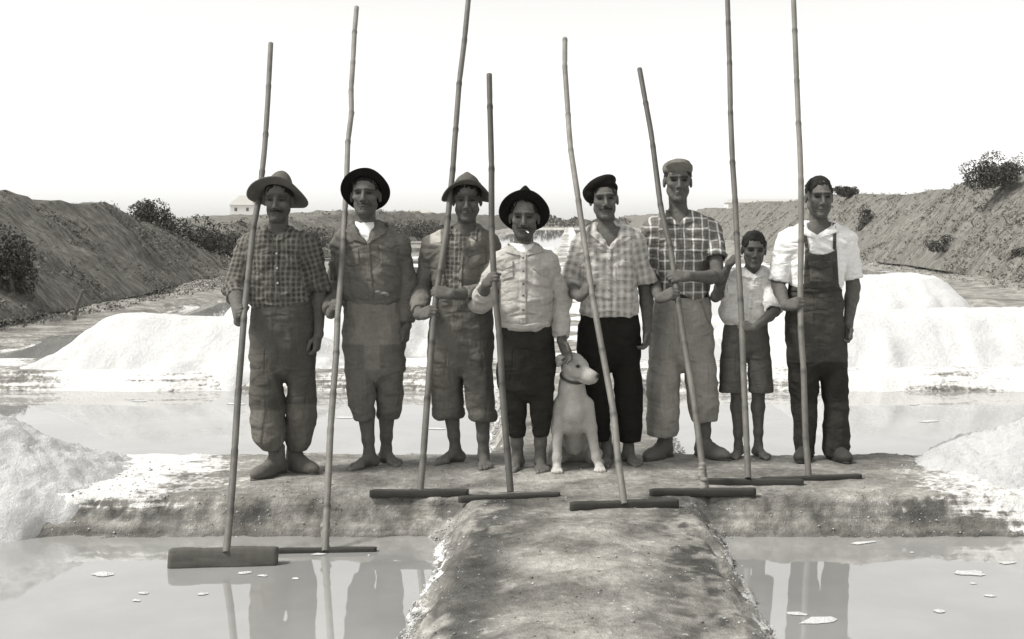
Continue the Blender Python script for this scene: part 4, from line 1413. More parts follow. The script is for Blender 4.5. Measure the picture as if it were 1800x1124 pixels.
PEOPLE = {}
def person(key, D, x0, label, torso, legs, waist, arms, head, feet, shirt_mat, pants_mat, size=1.0,
           carve=None, carve_y=.0, shirt_tone=(), pants_tone=(), hair='short', extras=None, under=None,
           fold=.006, pfold=.007, cuff_roll=None, hem_cut=None, sleeve_k=.010, skin_tone=1.0, vert=.6):
    loc = np.array([(x0 - CX) * D / FPX, D, 0.0])
    root = empty('person', loc, label, 'person', 'salt workers standing in a row')
    seed = float(sum(map(ord, key)) % 29)
    # ---------------- joints
    J = {}
    for sd, a in arms.items():
        S_ = U(a['sh'][0], a['sh'][1] + 7 * size, D + a['sh'][2]); E_ = U(a['el'][0], a['el'][1], D + a['el'][2])
        if 'grip' in a:
            g = a['grip']
            P, ax = pole_at(RK[g['rake']], g['py'])
            d = unit(g['d']); d = unit(d - ax * np.dot(d, ax)) if not g.get('free') else d
            nrm = unit(np.array(g['n'], float) - d * np.dot(g['n'], d))
            side = 'R' if sd == 'L' else 'L'
            s_ = np.cross(d, nrm) if side == 'R' else np.cross(nrm, d)
            # swing the hand so that the fist's axis runs along the pole
            sg = 1.0 if np.dot(s_, ax) >= 0 else -1.0
            if not g.get('free'):
                nrm = np.cross(ax * sg, d) if side == 'R' else np.cross(d, ax * sg)
            W_ = P - d * .090 * size - nrm * .033 * size
            H_ = dict(d=d, n=nrm, curl=g.get('curl', (52, 78, 58)), thumb=g.get('thumb', .9), stag=g.get('stag', 0))
        else:
            W_ = U(a['wr'][0], a['wr'][1], D + a['wr'][2])
            h = a['hand']
            H_ = dict(d=unit(h['d']), n=np.array(h['n'], float), curl=h.get('curl', (28, 38, 28)), thumb=h.get('thumb', .3), stag=h.get('stag', 4))
        J[sd] = (S_, E_, W_, H_)
    hx, hy, hdy, hs, hyaw, hpit, hrol = head['at']
    HCn = U(hx, hy, D + hdy)
    HR = rotz(hyaw) @ rotx(hpit) @ roty(hrol)
    FT = {}
    for sd, f in feet.items():
        apx, tpy, yaw = f['ax'], f['toe'], math.radians(f['yaw'])
        Dt = DG(tpy)
        Da = Dt + math.cos(yaw) * .17 * size
        A = np.array([(apx - CX) * Da / FPX, Da, .085 * size])
        FT[sd] = (A, yaw, f)
    # ---------------- garment fields
    T = torso_rows(torso, D)
    allp = [p for j in J.values() for p in j[:3]]
    lo = np.min([p for p in allp] + [[t[1] - t[3], t[2] - t[4], t[0]] for t in T], 0) - .09
    hi = np.max([p for p in allp] + [[t[1] + t[3], t[2] + t[4], t[0]] for t in T], 0) + .09
    sf = F(lo, hi, .0080 if size > .9 else .007)
    sf.loft(T, .02, 2.4)
    # rounded shoulders
    nk = U(*head['neck'], D + head.get('ndy', .01))
    for sd in arms:
        S_, E_, W_, H_ = J[sd]
        a = arms[sd]
        sf.cap(nk + np.array([0, .01, -.078 * size]), S_ + np.array([0, .0, -.004]), .070 * size, a['r'][0] * .92, .07)
        pts = [S_, E_, W_]
        rs = list(a['r']); rs[0] *= .93
        L1 = np.linalg.norm(E_ - S_); L2 = np.linalg.norm(W_ - E_)
        end = a['cuff'] * (L1 + L2)
        if end <= L1:
            c = S_ + unit(E_ - S_) * end; dr = unit(E_ - S_)
            sf.cap(S_, c, rs[0], rs[1], sleeve_k); rc = rs[1]
        else:
            c = E_ + unit(W_ - E_) * (end - L1); dr = unit(W_ - E_)
            sf.cap(S_, E_, rs[0], rs[1], sleeve_k); sf.cap(E_, c, rs[1], rs[2], .03); rc = rs[2]
        if a.get('roll'):
            for q in (-.012, -.03):
                sf.cap(c + dr * (q - .012), c + dr * (q + .004), rc + .007, rc + .008, .006)
            rc += .008
        # square the cuff end and open it
        def fn(X, Y, Z, c=c, dr=dr):
            return -((X - f4(c[0])) * f4(dr[0]) + (Y - f4(c[1])) * f4(dr[1]) + (Z - f4(c[2])) * f4(dr[2]))
        ctr = c + dr * (rc + .012)
        def ball(X, Y, Z, c=c, dr=dr, ctr=ctr, rr=rc + .02):
            pl = -((X - f4(c[0])) * f4(dr[0]) + (Y - f4(c[1])) * f4(dr[1]) + (Z - f4(c[2])) * f4(dr[2]))
            sp = np.sqrt((X - f4(ctr[0])) ** 2 + (Y - f4(ctr[1])) ** 2 + (Z - f4(ctr[2])) ** 2) - f4(rr + .02)
            return np.maximum(pl, sp)
        sf.put(ball, ctr - rc - .05, ctr + rc + .05, .004, True)
        sf.cap(c - dr * .03, c + dr * .03, rc - .012, rc - .008, .004, True)
    if carve is not None:
        for poly in carve:
            zt = [U(0, p[1], D)[2] for p in poly]; xt = [U(p[0], p[1], D)[0] for p in poly]
            def wedge(X, Y, Z, poly=poly):
                px = f4(CX) + f4(FPX) * X / Y; py = f4(HY) - f4(FPX) * (Z - f4(HC)) / Y
                px, py = np.broadcast_arrays(px, py)
                return np.maximum(poly_sd(px, py, poly) * f4(D / FPX), np.broadcast_to(Y - f4(D + carve_y), px.shape)).astype(f4)
            sf.put(wedge, [min(xt) - .02, lo[1], min(zt) - .02], [max(xt) + .02, D + carve_y, max(zt) + .03], .006, True)
    if hem_cut:
        pass
    sV, sQ = sf.mesh()
    N = normals(sV, sQ)
    sV = folds(sV, N, fold, .78, seed, vert)
    sV = relax(sV, sQ, 1, .4)
    # cloth coordinates: sleeves follow the arm
    xc = (x0 - CX) * D / FPX
    fuv = np.stack([sV[:, 0] - xc, sV[:, 1], sV[:, 2]], 1)
    tors = np.full(len(sV), 1e9)
    zz = np.array([t[0] for t in sorted(T)]); cxs = np.array([t[1] for t in sorted(T)]); rxs = np.array([t[3] for t in sorted(T)])
    for sd in arms:
        S_, E_, W_, _h = J[sd]
        for (a_, b_) in ((S_, E_), (E_, W_)):
            d = b_ - a_; t = np.clip(((sV - a_) @ d) / (d @ d), 0, 1)
            dist = np.linalg.norm(sV - a_ - t[:, None] * d, axis=1)
            far = np.abs(sV[:, 0] - xc) > abs(S_[0] - xc) - .028
            sel = (dist < .13) & far & (dist < tors)
            tors[sel] = dist[sel]
            e = unit(d); lat = unit(np.cross(e, [0, 1, 0]))
            fuv[sel, 0] = (sV[sel] - a_) @ lat + .011; fuv[sel, 2] = (sV[sel] - a_) @ e + .017
    ppx, ppy = project(sV)
    st = np.ones(len(sV))
    for poly, val, ftr in shirt_tone:
        st *= 1 + (val - 1) * sstep(ftr, -ftr, poly_sd(ppx, ppy, poly))
    shirt = mk(extras.get('top_name', 'shirt') if extras else 'shirt', sV, sQ, shirt_mat, root, loc, {'tone': st, 'fuv': fuv})
    sb = BVHTree.FromPolygons([tuple(v) for v in sV], [tuple(q) for q in sQ.tolist()])
    # ---------------- trousers
    Wst = torso_rows(waist, D)
    wm = (waist[-1][1] + waist[-1][2]) / 2; wh = (waist[-1][2] - waist[-1][1]) / 2
    Wst += torso_rows([(waist[-1][0] + 14, wm - wh * .62, wm + wh * .62, waist[-1][3] * .62), (waist[-1][0] + 22, wm - wh * .3, wm + wh * .3, waist[-1][3] * .3)], D)
    LR = {}
    for sd, r in legs.items():
        w2, r0 = waist[-2], r[0]
        top = (w2[0] - 12, w2[1] + 4, wm - 6) if sd == 'L' else (w2[0] - 12, wm + 6, w2[2] - 4)
        wl = [q for q in r if q[0] > w2[0] + 20]
        rows_ = [top + (.105 * size,)] + [q if len(q) > 3 else q + (max(((q[2] - q[1]) / 2 * D / FPX) * (1.28 - .12 * (i / max(len(wl) - 1, 1))), .05),) for i, q in enumerate(wl)]
        LR[sd] = leg_rows(rows_, D, FT[sd][0][1] if sd in FT else D)
    allr = Wst + [r for l in LR.values() for r in l]
    lo2 = np.min([[t[1] - t[3], t[2] - t[4], t[0]] for t in allr], 0) - .05
    hi2 = np.max([[t[1] + t[3], t[2] + t[4], t[0]] for t in allr], 0) + .05
    pf = F(lo2, hi2, .0085 if size > .9 else .0075)
    pf.loft(Wst, .02, 2.3)
    for sd, l in LR.items():
        pf.loft(l, .012, 2.2)
        bot = min(l, key=lambda r: r[0])
        if cuff_roll:
            z = bot[0]
            for dz in (.018, .040):
                n_ = 20
                for i in range(n_):
                    t0, t1 = 2 * math.pi * i / n_, 2 * math.pi * (i + 1) / n_
                    p = [np.array([bot[1] + bot[3] * math.cos(t) * .97, bot[2] + bot[4] * math.sin(t) * .97, z + dz + .006 * math.sin(3 * t + seed)]) for t in (t0, t1)]
                    pf.cap(p[0], p[1], cuff_roll, cuff_roll, .008)
        pf.loft([(bot[0] - .03, bot[1], bot[2], bot[3] - .014, bot[4] - .014), (bot[0] + .03, bot[1], bot[2], bot[3] - .018, bot[4] - .018)], .006, 2.0, True)
    pV, pQ = pf.mesh()
    N = normals(pV, pQ)
    pV = folds(pV, N, pfold * .85, .52, seed + 3, .32)
    pV = relax(pV, pQ, 1, .4)
    ppx, ppy = project(pV)
    pt = np.ones(len(pV))
    for poly, val, ftr in pants_tone:
        pt *= 1 + (val - 1) * sstep(ftr, -ftr, poly_sd(ppx, ppy, poly))
    pants = mk((extras or {}).get('pants_name', 'trousers'), pV, pQ, pants_mat, root, loc, {'tone': pt, 'fuv': np.stack([pV[:, 0] - xc, pV[:, 1], pV[:, 2]], 1)})
    pb = BVHTree.FromPolygons([tuple(v) for v in pV], [tuple(q) for q in pQ.tolist()])
    # ---------------- body
    pts = allp + [HCn + np.array([0, 0, .13])] + [f[0] for f in FT.values()] + [loc]
    lo3 = np.min(pts, 0) - np.array([.13, .17, .0]); lo3[2] = -.02
    hi3 = np.max(pts, 0) + np.array([.13, .12, .02])
    bf = F(lo3, hi3, .0050)
    k = hs
    # trunk under the clothes
    shr = [(t[0], t[1], t[2], t[3] - .016, t[4] - .016) for t in T]
    bf.loft(shr, .03, 2.2)
    bf.loft([(t[0], t[1], t[2], t[3] - .02, t[4] - .02) for t in Wst], .03, 2.2)
    bf.chain([nk + np.array([0, .02, -.10]), nk + np.array([0, .012, -.01]), HCn + HR @ np.array([0, .022, -.06]) * k],
             [.070 * size, .056 * size, .053 * k], .03)
    bf.cap(nk + np.array([-.10 * size, .01, -.07]), nk + np.array([.10 * size, .01, -.07]), .045 * size, .045 * size, .04)
    add_head(bf, HCn, HR, k, head.get('mous'), head.get('fat', 1.0), head.get('nose', 1.0), head.get('jaw', 1.0), head.get('gaunt', 0))
    for sd in arms:
        S_, E_, W_, H_ = J[sd]
        z = size * arms[sd].get('fat', 1.0)
        bf.cap(S_, E_, .047 * z, .041 * z, .03)
        m_ = E_ + (W_ - E_) * .28
        bf.chain([E_, m_, W_], [.039 * z, .041 * z, .0275 * z], .02)
        bf.ell(W_, np.array([.028, .028, .028]) * z, .012)
        add_hand(bf, W_, H_['d'], H_['n'], 'R' if sd == 'L' else 'L', H_['curl'], size * 1.0, H_['thumb'], 1.0, H_['stag'])
    for sd, (A, yaw, f) in FT.items():
        hip = np.array([Wst[-1][1] + (-.08 if sd == 'L' else .08) * size, D, Wst[-1][0]])
        l = sorted(LR[sd], key=lambda r: r[0])
        if 'knee' in f:
            K = U(f['knee'][0], f['knee'][1], (D + A[1]) / 2 - .015)
        else:
            K = np.array([l[len(l) // 2][1], l[len(l) // 2][2], .48 * size])
        bf.cap(hip, K, .058 * size, .046 * size, .02)
        lo_ = np.array([A[0], A[1] + .0, A[2] + .02])
        cf = K + (lo_ - K) * .30 + np.array([0, .016, 0])
        an = K + (lo_ - K) * .80
        cw = f.get('calf', 1.0) * size
        bf.chain([K, cf, an, lo_], [.051 * cw, .0535 * cw, .036 * cw, .033 * cw], .02)
        if not f.get('boot'):
            add_foot(bf, A, yaw, f.get('k', 1.0) * size, -1 if sd == 'L' else 1)
    def gnd(X, Y, Z): return Z - f4(.0) + 0 * X + 0 * Y
    bf.put(gnd, [lo3[0], lo3[1], -.1], [hi3[0], hi3[1], .0], .004, True)
    bV, bQ = bf.mesh()
    inside = np.minimum(sf.sample(bV), pf.sample(bV))
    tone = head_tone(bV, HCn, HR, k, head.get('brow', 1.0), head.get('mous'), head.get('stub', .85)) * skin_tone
    low = (bV[:, 2] < .25)
    tone = np.where(low, tone * (1 + .45 * sstep(.09, .0, bV[:, 2])), tone)      # dried salt and mud on the feet
    N = normals(bV, bQ)
    bV = bV + N * (.0012 * fbm(bV, 45, 2))[:, None]
    bV, bQ, at = keep(bV, bQ, inside > -.017, {'tone': tone})
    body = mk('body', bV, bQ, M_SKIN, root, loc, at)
    # ---------------- hair
    if hair:
        hl = .13 * k + .03
        hf = F(HCn - hl, HCn + hl, .0048)
        def W(x, y, z): return HCn + HR @ (np.array([x, y, z]) * k)
        g = hair if isinstance(hair, dict) else {}
        up = g.get('up', .010)
        hf.ell(W(0, .020, .038), np.array([.0752 + up * .45, .0955 + up * .6, .0825 + up]) * k, .01, HR)
        hf.ell(W(0, -.074, g.get('line', -.014)), np.array([g.get('fw', .068), .088, .088]) * k, .004, HR, True)
        # trimmed round the ear and at the nape
        for s in (-1, 1):
            hf.ell(W(s * .085, -.020, -.058), np.array([.05, .045, .070]) * k, .006, HR, True)
            hf.ell(W(s * .086, .018, -.006), np.array([.022, .023, .036]) * k, .006, HR, True)
            hf.ell(W(s * .085, .03, -.07), np.array([.05, .05, .050]) * k, .01, HR, True)
            hf.ell(W(s * .088, -.034, -.018), np.array([.040, .058, .056]) * k, .006, HR, True)
        def below(X, Y, Z):
            l = (X - f4(HCn[0])) * f4(HR[0, 2]) + (Y - f4(HCn[1])) * f4(HR[1, 2]) + (Z - f4(HCn[2])) * f4(HR[2, 2])
            return l + f4(.052 * k)
        hf.put(below, HCn - hl, HCn + hl, .01, True)
        gx, gy, gz = np.meshgrid(*hf.ax, indexing='ij')
        gp = (np.stack([gx, gy, gz], -1) - HCn) @ HR
        hf.a += (.009 * fbm(gp, np.array([80, 55, 40]), 2, seed + 2)).astype(f4)
        hV, hQ = hf.mesh()
        N = normals(hV, hQ)
        hV = hV + N * (.0032 * fbm((hV - HCn) @ HR, np.array([110, 30, 50]), 3, seed) + .0015)[:, None]
        # loose strands over the mass
        r_ = np.random.default_rng(int(seed) + 3)
        N = normals(hV, hQ)
        pick = r_.integers(0, len(hV), g.get('strands', 600))
        p0 = hV[pick]; nn = N[pick]
        loc_ = (p0 - HCn) @ HR
        comb = np.stack([.35 * np.sign(loc_[:, 0]) + r_.normal(0, .35, len(pick)), .8 + r_.normal(0, .4, len(pick)), -.25 + r_.normal(0, .3, len(pick))], 1) @ HR.T
        dr_ = comb + nn * r_.uniform(.02, .22, (len(pick), 1))
        dr_ /= np.linalg.norm(dr_, axis=1)[:, None]
        sd_ = np.cross(dr_, nn); sd_ /= np.linalg.norm(sd_, axis=1)[:, None] + 1e-9
        ln_ = r_.uniform(.007, .014, (len(pick), 1)) * g.get('len', 1.0)
        b0 = p0 - nn * .002
        sv = np.stack([b0 - sd_ * .0022, b0 + sd_ * .0022, b0 + dr_ * ln_ + sd_ * .0006, b0 + dr_ * ln_ - sd_ * .0006], 1).reshape(-1, 3)
        hQ = np.vstack([hQ, len(hV) + np.arange(len(sv)).reshape(-1, 4)])
        hV = np.vstack([hV, sv])
        mk('hair', hV, hQ, M_HAIR, root, loc)
    # ---------------- boots
    for sd, (A, yaw, f) in FT.items():
        if f.get('boot'):
            V, Q, tn = boot_mesh(A, yaw, f.get('k', 1.0), f.get('top', .16))
            mk(f.get('name', 'boot'), V, Q, f['boot'], root, loc, {'tone': tn})
    PEOPLE[key] = dict(root=root, loc=loc, D=D, sb=sb, pb=pb, shirt=shirt, pants=pants, C=HCn, R=HR, k=k, nk=nk, xc=xc, T=T, J=J, body=body)
    return PEOPLE[key]
# ------------------------------------------------------------------ the eight salt workers
C_P1 = cloth('brown_checked_cotton', .100, (.028, .031, .175, .22, .055, .24))
C_P1T = cloth('dark_wool_trouser', .085, crs=.62, vcr=1.3)
C_P2 = cloth('grey_work_jacket', .14)
C_P2T = cloth('faded_trouser', .19, crs=.62, vcr=1.3)
C_P3 = cloth('denim_jacket', .155)
C_P3S = cloth('small_plaid_cotton', .150, (.026, .028, .30, .18, .09, .24))
C_P3T = cloth('brown_wool_trouser', .115, crs=.62, vcr=1.3)
C_P4 = cloth('pale_linen', .42, mott=.3)
C_P4T = cloth('black_work_trouser', .030, crs=.62, vcr=1.3)
C_P5 = cloth('pale_plaid_cotton', .40, (.042, .046, .56, .22, .22, .14))
C_P5T = cloth('black_trouser', .016, crs=.62, vcr=1.3)
C_P6 = cloth('bold_check_cotton', .17, (.058, .066, .85, .11, .10, .12), mott=.2)
C_P6T = cloth('light_grey_trouser', .27, crs=.62, vcr=1.3)
C_BOY = cloth('cream_cotton', .66, mott=.25)
C_BOYT = cloth('dark_grey_shorts', .10, crs=.62, vcr=1.3)
C_P8 = cloth('white_cotton', .78, mott=.12)
C_P8T = cloth('navy_overall', .062, crs=.62, vcr=1.3)
C_WHITE = cloth('white_undershirt', .80, mott=.12)
FELT_BLACK = cloth('black_felt', .012, crs=.3)
FELT_GREY = cloth('grey_felt', .105, crs=.3)
CAP_GREY = cloth('grey_cap_cloth', .17, crs=.3)
def straw():
    t = NT('woven_straw')
    n1 = t.noise(9, 3, .6)
    w = t.n('ShaderNodeTexWave', wave_type='RINGS', rings_direction='Z')
    w.inputs['Scale'].default_value = 45
    w.inputs['Distortion'].default_value = 2
    t.l(t.pos(), w.inputs['Vector'])
    t.bump(w.outputs['Fac'], .4, .003)
    f = t.math('MULTIPLY', t.math('ADD', t.math('MULTIPLY', n1, .7), .65), t.math('ADD', t.math('MULTIPLY', w.outputs['Fac'], .3), .85))
    return t.done(t.scale(warm(.105), f), .85, .1)
STRAW = straw()

def layer(name, P, rows, shrink, poly, mat, seed=0.0, neck=True):
    """garment worn beneath: the torso form drawn in a little, kept only where the opening shows it"""
    T = [(t[0], t[1], t[2], t[3] - shrink, t[4] - shrink) for t in P['T']]
    lo = np.min([[t[1] - t[3], t[2] - t[4], t[0]] for t in T], 0) - .06
    hi = np.max([[t[1] + t[3], t[2], t[0]] for t in T], 0) + .06
    f = F(lo, hi, .006)
    f.loft(T, .02, 2.4)
    nk = P['nk']
    f.cap(nk + np.array([-.09, 0, -.07]), nk + np.array([.09, 0, -.07]), .066, .066, .05)
    if neck: f.cap(nk + np.array([0, .02, -.10]), nk + np.array([0, .012, -.035]), .073, .064, .03)
    V, Q = f.mesh()
    N = normals(V, Q)
    V = folds(V, N, .0035, 1.3, seed)
    px, py = project(V)
    V, Q, _ = keep(V, Q, (poly_sd(px, py, poly) < 5) & (V[:, 1] < P['D'] + .02))
    return mk(name, V, Q, mat, P['root'], P['loc'], {'tone': np.ones(len(V)), 'fuv': np.stack([V[:, 0] - P['xc'], V[:, 1], V[:, 2]], 1)})

def piece(P, name, grid, mat, on='sb', parent=None, t=.005, tone=1.0, bulge=0.0, back=.006):
    return decal(name, grid[0], grid[1], P[on], mat, parent or P['shirt'], P['loc'], t, P['D'], P['xc'], tone, back, bulge)

R1 = dict(rake=1, py=549, d=(.12, -1, -.05), n=(1, 0, 0))
P1 = person('p1', 7.28, 507, 'man in wide straw hat and brown checked shirt, leftmost of the row, wearing boots',
    [(402, 464, 508, .065), (412, 442, 530, .09), (425, 431, 546, .11), (457, 434, 543, .125), (500, 434, 547, .135), (527, 436, 551, .140), (540, 446, 548, .120)],
    {'L': [(620, 440, 497), (690, 442, 497), (740, 444, 499), (770, 448, 500), (780, 455, 499), (789, 464, 496)],
     'R': [(620, 498, 553), (690, 507, 553), (740, 505, 552), (770, 502, 547), (780, 502, 543), (789, 505, 537)]},
    [(526, 447, 547, .115), (560, 441, 552, .130), (610, 440, 553, .135), (650, 441, 553, .115)],
    {'L': dict(sh=(434, 431, .01), el=(414, 508, -.10), r=(.066, .060, .05), cuff=.55, grip=R1),
     'R': dict(sh=(543, 431, .01), el=(561, 512, .03), wr=(560, 588, -.03), r=(.066, .060, .05), cuff=.50, hand=dict(d=(-.10, -.15, -1), n=(-1, .15, 0), curl=(42, 40, 30)))},
    dict(at=(489.5, 352.5, -.03, 1.06, .04, .03, .03), neck=(488, 405), mous=(.026, .0075), stub=.72, nose=1.1, gaunt=1),
    {'L': dict(ax=483, toe=846, yaw=-25, boot=M_LEATHER, knee=(470, 690)), 'R': dict(ax=521, toe=836, yaw=48, boot=M_LEATHER, knee=(528, 690))},
    C_P1, C_P1T, carve=[[(466, 396), (508, 396), (500, 408), (485, 420), (476, 412)]], carve_y=-.03,
    pants_tone=[([(430, 722), (500, 722), (502, 800), (430, 800)], 1.55, 1.6), ([(500, 711), (560, 711), (560, 800), (500, 800)], 1.5, 1.6)],
    hair=dict(line=-.01, up=.002), fold=.008, pfold=.009)
hat_mesh('straw_hat', P1['C'], P1['R'], 1.06, .50, .06, .083, .128, .085, .045, STRAW, P1['root'], P1['loc'], lift=.045, pinch=.0, front=-.004, back=.004, crown=.92, flat=.62)
ring_collar('collar', P1['nk'] + np.array([0, .005, -.012]), .068, .066, .030, .75, C_P1, P1['shirt'], P1['loc'], xc=P1['xc'])
piece(P1, 'pocket', quadgrid([(451, 446), (476, 440), (480, 470), (456, 478)]), C_P1, bulge=.006, tone=.95)
piece(P1, 'pocket', quadgrid([(503, 440), (530, 444), (528, 474), (504, 470)]), C_P1, bulge=.008, tone=.95)
piece(P1, 'pocket_flap', quadgrid([(503, 438), (531, 442), (529, 452), (504, 447)]), C_P1, t=.011, tone=.8)
piece(P1, 'placket', strip([(485, 420), (486, 470), (489, 530)], 8), C_P1, t=.004)
piece(P1, 'collar_flap', quadgrid([(463, 402), (476, 412), (481, 425), (461, 414)]), C_P1, t=.007)
piece(P1, 'collar_flap', quadgrid([(494, 413), (507, 402), (511, 413), (488, 425)]), C_P1, t=.007)
for q in ((486, 446), (487, 472), (488, 498)): button(*q, P1['sb'], M_BUTTON_PALE, P1['shirt'], P1['loc'], P1['D'])

P2 = person('p2', 7.48, 668, 'barefoot man in round black hat and grey jacket with white undershirt, second from left',
    [(392, 620, 664, .06), (403, 603, 690, .09), (420, 594, 706, .115), (457, 592, 707, .128), (500, 597, 706, .135), (520, 602, 706, .135), (534, 609, 701, .118)],
    {'L': [(630, 606, 658), (690, 612, 659), (712, 615, 658), (728, 619, 656), (738, 624, 653)],
     'R': [(630, 659, 710), (690, 661, 708), (712, 662, 706), (726, 662, 704), (735, 666, 699)]},
    [(520, 606, 703, .112), (560, 604, 707, .127), (610, 605, 710, .132), (655, 608, 710, .115)],
    {'L': dict(sh=(601, 428, .01), el=(586, 505, .08), r=(.062, .056, .043), cuff=.93, grip=dict(rake=2, py=538, d=(.25, -1, -.05), n=(1, 0, 0))),
     'R': dict(sh=(701, 428, .01), el=(715, 500, .03), wr=(715, 573, -.03), r=(.062, .057, .044), cuff=.95, hand=dict(d=(-.12, -.2, -1), n=(-.9, .4, 0), curl=(30, 35, 25)))},
    dict(at=(642.5, 344, -.03, 1.12, .03, -.10, .0), neck=(643, 395), stub=.75, mous=(.020, .0035), fat=.95, nose=1.3, gaunt=1.5, jaw=.95),
    {'L': dict(ax=649, toe=829, yaw=-42, knee=(640, 700)), 'R': dict(ax=679, toe=822, yaw=42, knee=(679, 700))},
    C_P2, C_P2T, carve=[[(620, 386), (661, 386), (654, 408), (646, 429), (636, 420), (627, 406)]], carve_y=-.02,
    pants_tone=[([(590, 604), (640, 606), (641, 650), (668, 650), (668, 606), (720, 606), (720, 745), (590, 745)], .72, 1.5), ([(648, 650), (660, 650), (661, 735), (650, 735)], 1.15, 3)],
    hair=dict(line=-.015, up=.002), fold=.007, pfold=.008, extras=dict(top_name='jacket'), cuff_roll=.009)
layer('undershirt', P2, None, .014, [(616, 384), (666, 384), (660, 415), (648, 440), (630, 430)], C_WHITE)
hat_mesh('black_felt_hat', P2['C'], P2['R'], 1.12, .78, 0, .083, .118, .050, .012, FELT_BLACK, P2['root'], P2['loc'], lift=.030, pinch=.05, back=.0, crown=.95, wav=.004)
ring_collar('collar', P2['nk'] + np.array([0, .01, -.012]), .072, .068, .034, 1.0, C_P2, P2['shirt'], P2['loc'], flare=.03)
piece(P2, 'lapel', quadgrid([(664, 390), (687, 392), (676, 412), (647, 430)]), C_P2, t=.008, tone=1.12)
piece(P2, 'lapel', quadgrid([(612, 400), (623, 394), (645, 429), (622, 424)]), C_P2, t=.008, tone=.95)
piece(P2, 'pocket', quadgrid([(668, 436), (699, 442), (699, 470), (669, 466)]), C_P2, bulge=.008)
piece(P2, 'pocket_flap', quadgrid([(667, 431), (700, 437), (700, 446), (668, 440)]), C_P2, t=.011, tone=.85)
piece(P2, 'pocket', quadgrid([(608, 440), (630, 438), (632, 466), (611, 468)]), C_P2, bulge=.006)
piece(P2, 'placket', strip([(646, 430), (648, 470), (653, 524)], 9), C_P2, t=.004)
_kc = U(668, 515, P2['D'] - .135)
_f = F(_kc - .08, _kc + .08, .004)
_f.ell(_kc + np.array([-.018, 0, .004]), (.024, .014, .012), .012); _f.ell(_kc + np.array([.020, .004, -.004]), (.028, .012, .010), .012); _f.ell(_kc + np.array([.040, .01, -.014]), (.016, .010, .010), .01)
_v, _q = _f.mesh(); _v = _v + normals(_v, _q) * (.004 * fbm(_v, 60, 2))[:, None]
mk('waist_knot', _v, _q, C_WHITE, P2['shirt'], P2['loc'], {'tone': np.full(len(_v), .28)})
for q in ((651, 447), (651, 476), (653, 500)): button(*q, P2['sb'], M_BUTTON, P2['shirt'], P2['loc'], P2['D'])

P3 = person('p3', 7.53, 820, 'barefoot man in peaked grey felt hat with patched jacket over plaid shirt and rolled trousers',
    [(397, 796, 840, .065), (408, 772, 857, .09), (424, 756, 868, .112), (460, 757, 864, .125), (500, 762, 861, .13), (528, 768, 860, .125), (542, 774, 857, .112)],
    {'L': [(620, 752, 808), (650, 756, 811), (700, 761, 812), (733, 763, 812)],
     'R': [(620, 810, 866), (650, 813, 866), (700, 819, 867), (738, 827, 869)]},
    [(524, 770, 860, .118), (560, 758, 866, .130), (600, 752, 867, .135), (640, 753, 866, .115)],
    {'L': dict(sh=(759, 430, .01), el=(741, 510, .06), r=(.062, .056, .043), cuff=.90, grip=dict(rake=3, py=552, d=(.55, -.7, -.35), n=(.8, .5, 0), curl=(40, 60, 45), thumb=.6)),
     'R': dict(sh=(861, 428, .01), el=(861, 517, -.13), r=(.062, .058, .045), cuff=.84, grip=dict(rake=3, py=517, d=(-1, -.2, 0), n=(0, 1, 0), thumb=.5))},
    dict(at=(821, 352.5, -.03, 1.09, .05, .05, .0), neck=(819, 402), stub=.8, nose=1.1, jaw=1.1),
    {'L': dict(ax=800, toe=819, yaw=-52, knee=(789, 690)), 'R': dict(ax=850, toe=829, yaw=10, knee=(846, 690))},
    C_P3, C_P3T, carve=[[(796, 390), (842, 390), (840, 404), (824, 420), (812, 450), (808, 515), (781, 515), (783, 430)]], carve_y=-.02,
    shirt_tone=[([(757, 404), (774, 399), (775, 430), (756, 428)], 2.6, 1.2), ([(828, 432), (846, 412), (841, 405), (826, 420)], 3.0, 1.2)],
    pants_tone=[([(826, 630), (850, 632), (850, 655), (826, 650)], .7, 1.5), ([(762, 572), (800, 565), (806, 700), (766, 716)], 1.15, 3)],
    hair=dict(line=-.012, up=.003), fold=.007, pfold=.008, extras=dict(top_name='jacket'), cuff_roll=.013)
layer('plaid_shirt', P3, None, .014, [(782, 410), (800, 408), (819, 424), (838, 408), (846, 412), (830, 440), (822, 530), (772, 530), (776, 430)], C_P3S, neck=False)
hat_mesh('grey_felt_hat', P3['C'], P3['R'], 1.09, .40, 0, .082, .092, .058, .058, FELT_GREY, P3['root'], P3['loc'], lift=.056, pinch=.038, front=.002, back=.004, crown=.92, wav=.003)
ring_collar('collar', P3['nk'] + np.array([0, .008, -.010]), .066, .064, .030, .7, C_P3S, P3['shirt'], P3['loc'], xc=P3['xc'])
piece(P3, 'collar_flap', quadgrid([(836, 396), (842, 402), (838, 424), (815, 409)]), C_P3S, t=.009, tone=.9)
piece(P3, 'collar_flap', quadgrid([(797, 398), (806, 408), (800, 424), (789, 414)]), C_P3S, t=.009, tone=.9)
piece(P3, 'pocket', quadgrid([(822, 446), (852, 438), (856, 462), (826, 474)]), C_P3, bulge=.006, tone=1.05)
piece(P3, 'pocket_flap', quadgrid([(821, 440), (852, 432), (854, 443), (823, 452)]), C_P3, t=.010, tone=.85)
piece(P3, 'jacket_edge', strip([(812, 450), (809, 480), (808, 514)], 7), C_P3, t=.006)
piece(P3, 'jacket_edge', strip([(783, 430), (780, 470), (779, 514)], 7), C_P3, t=.006)

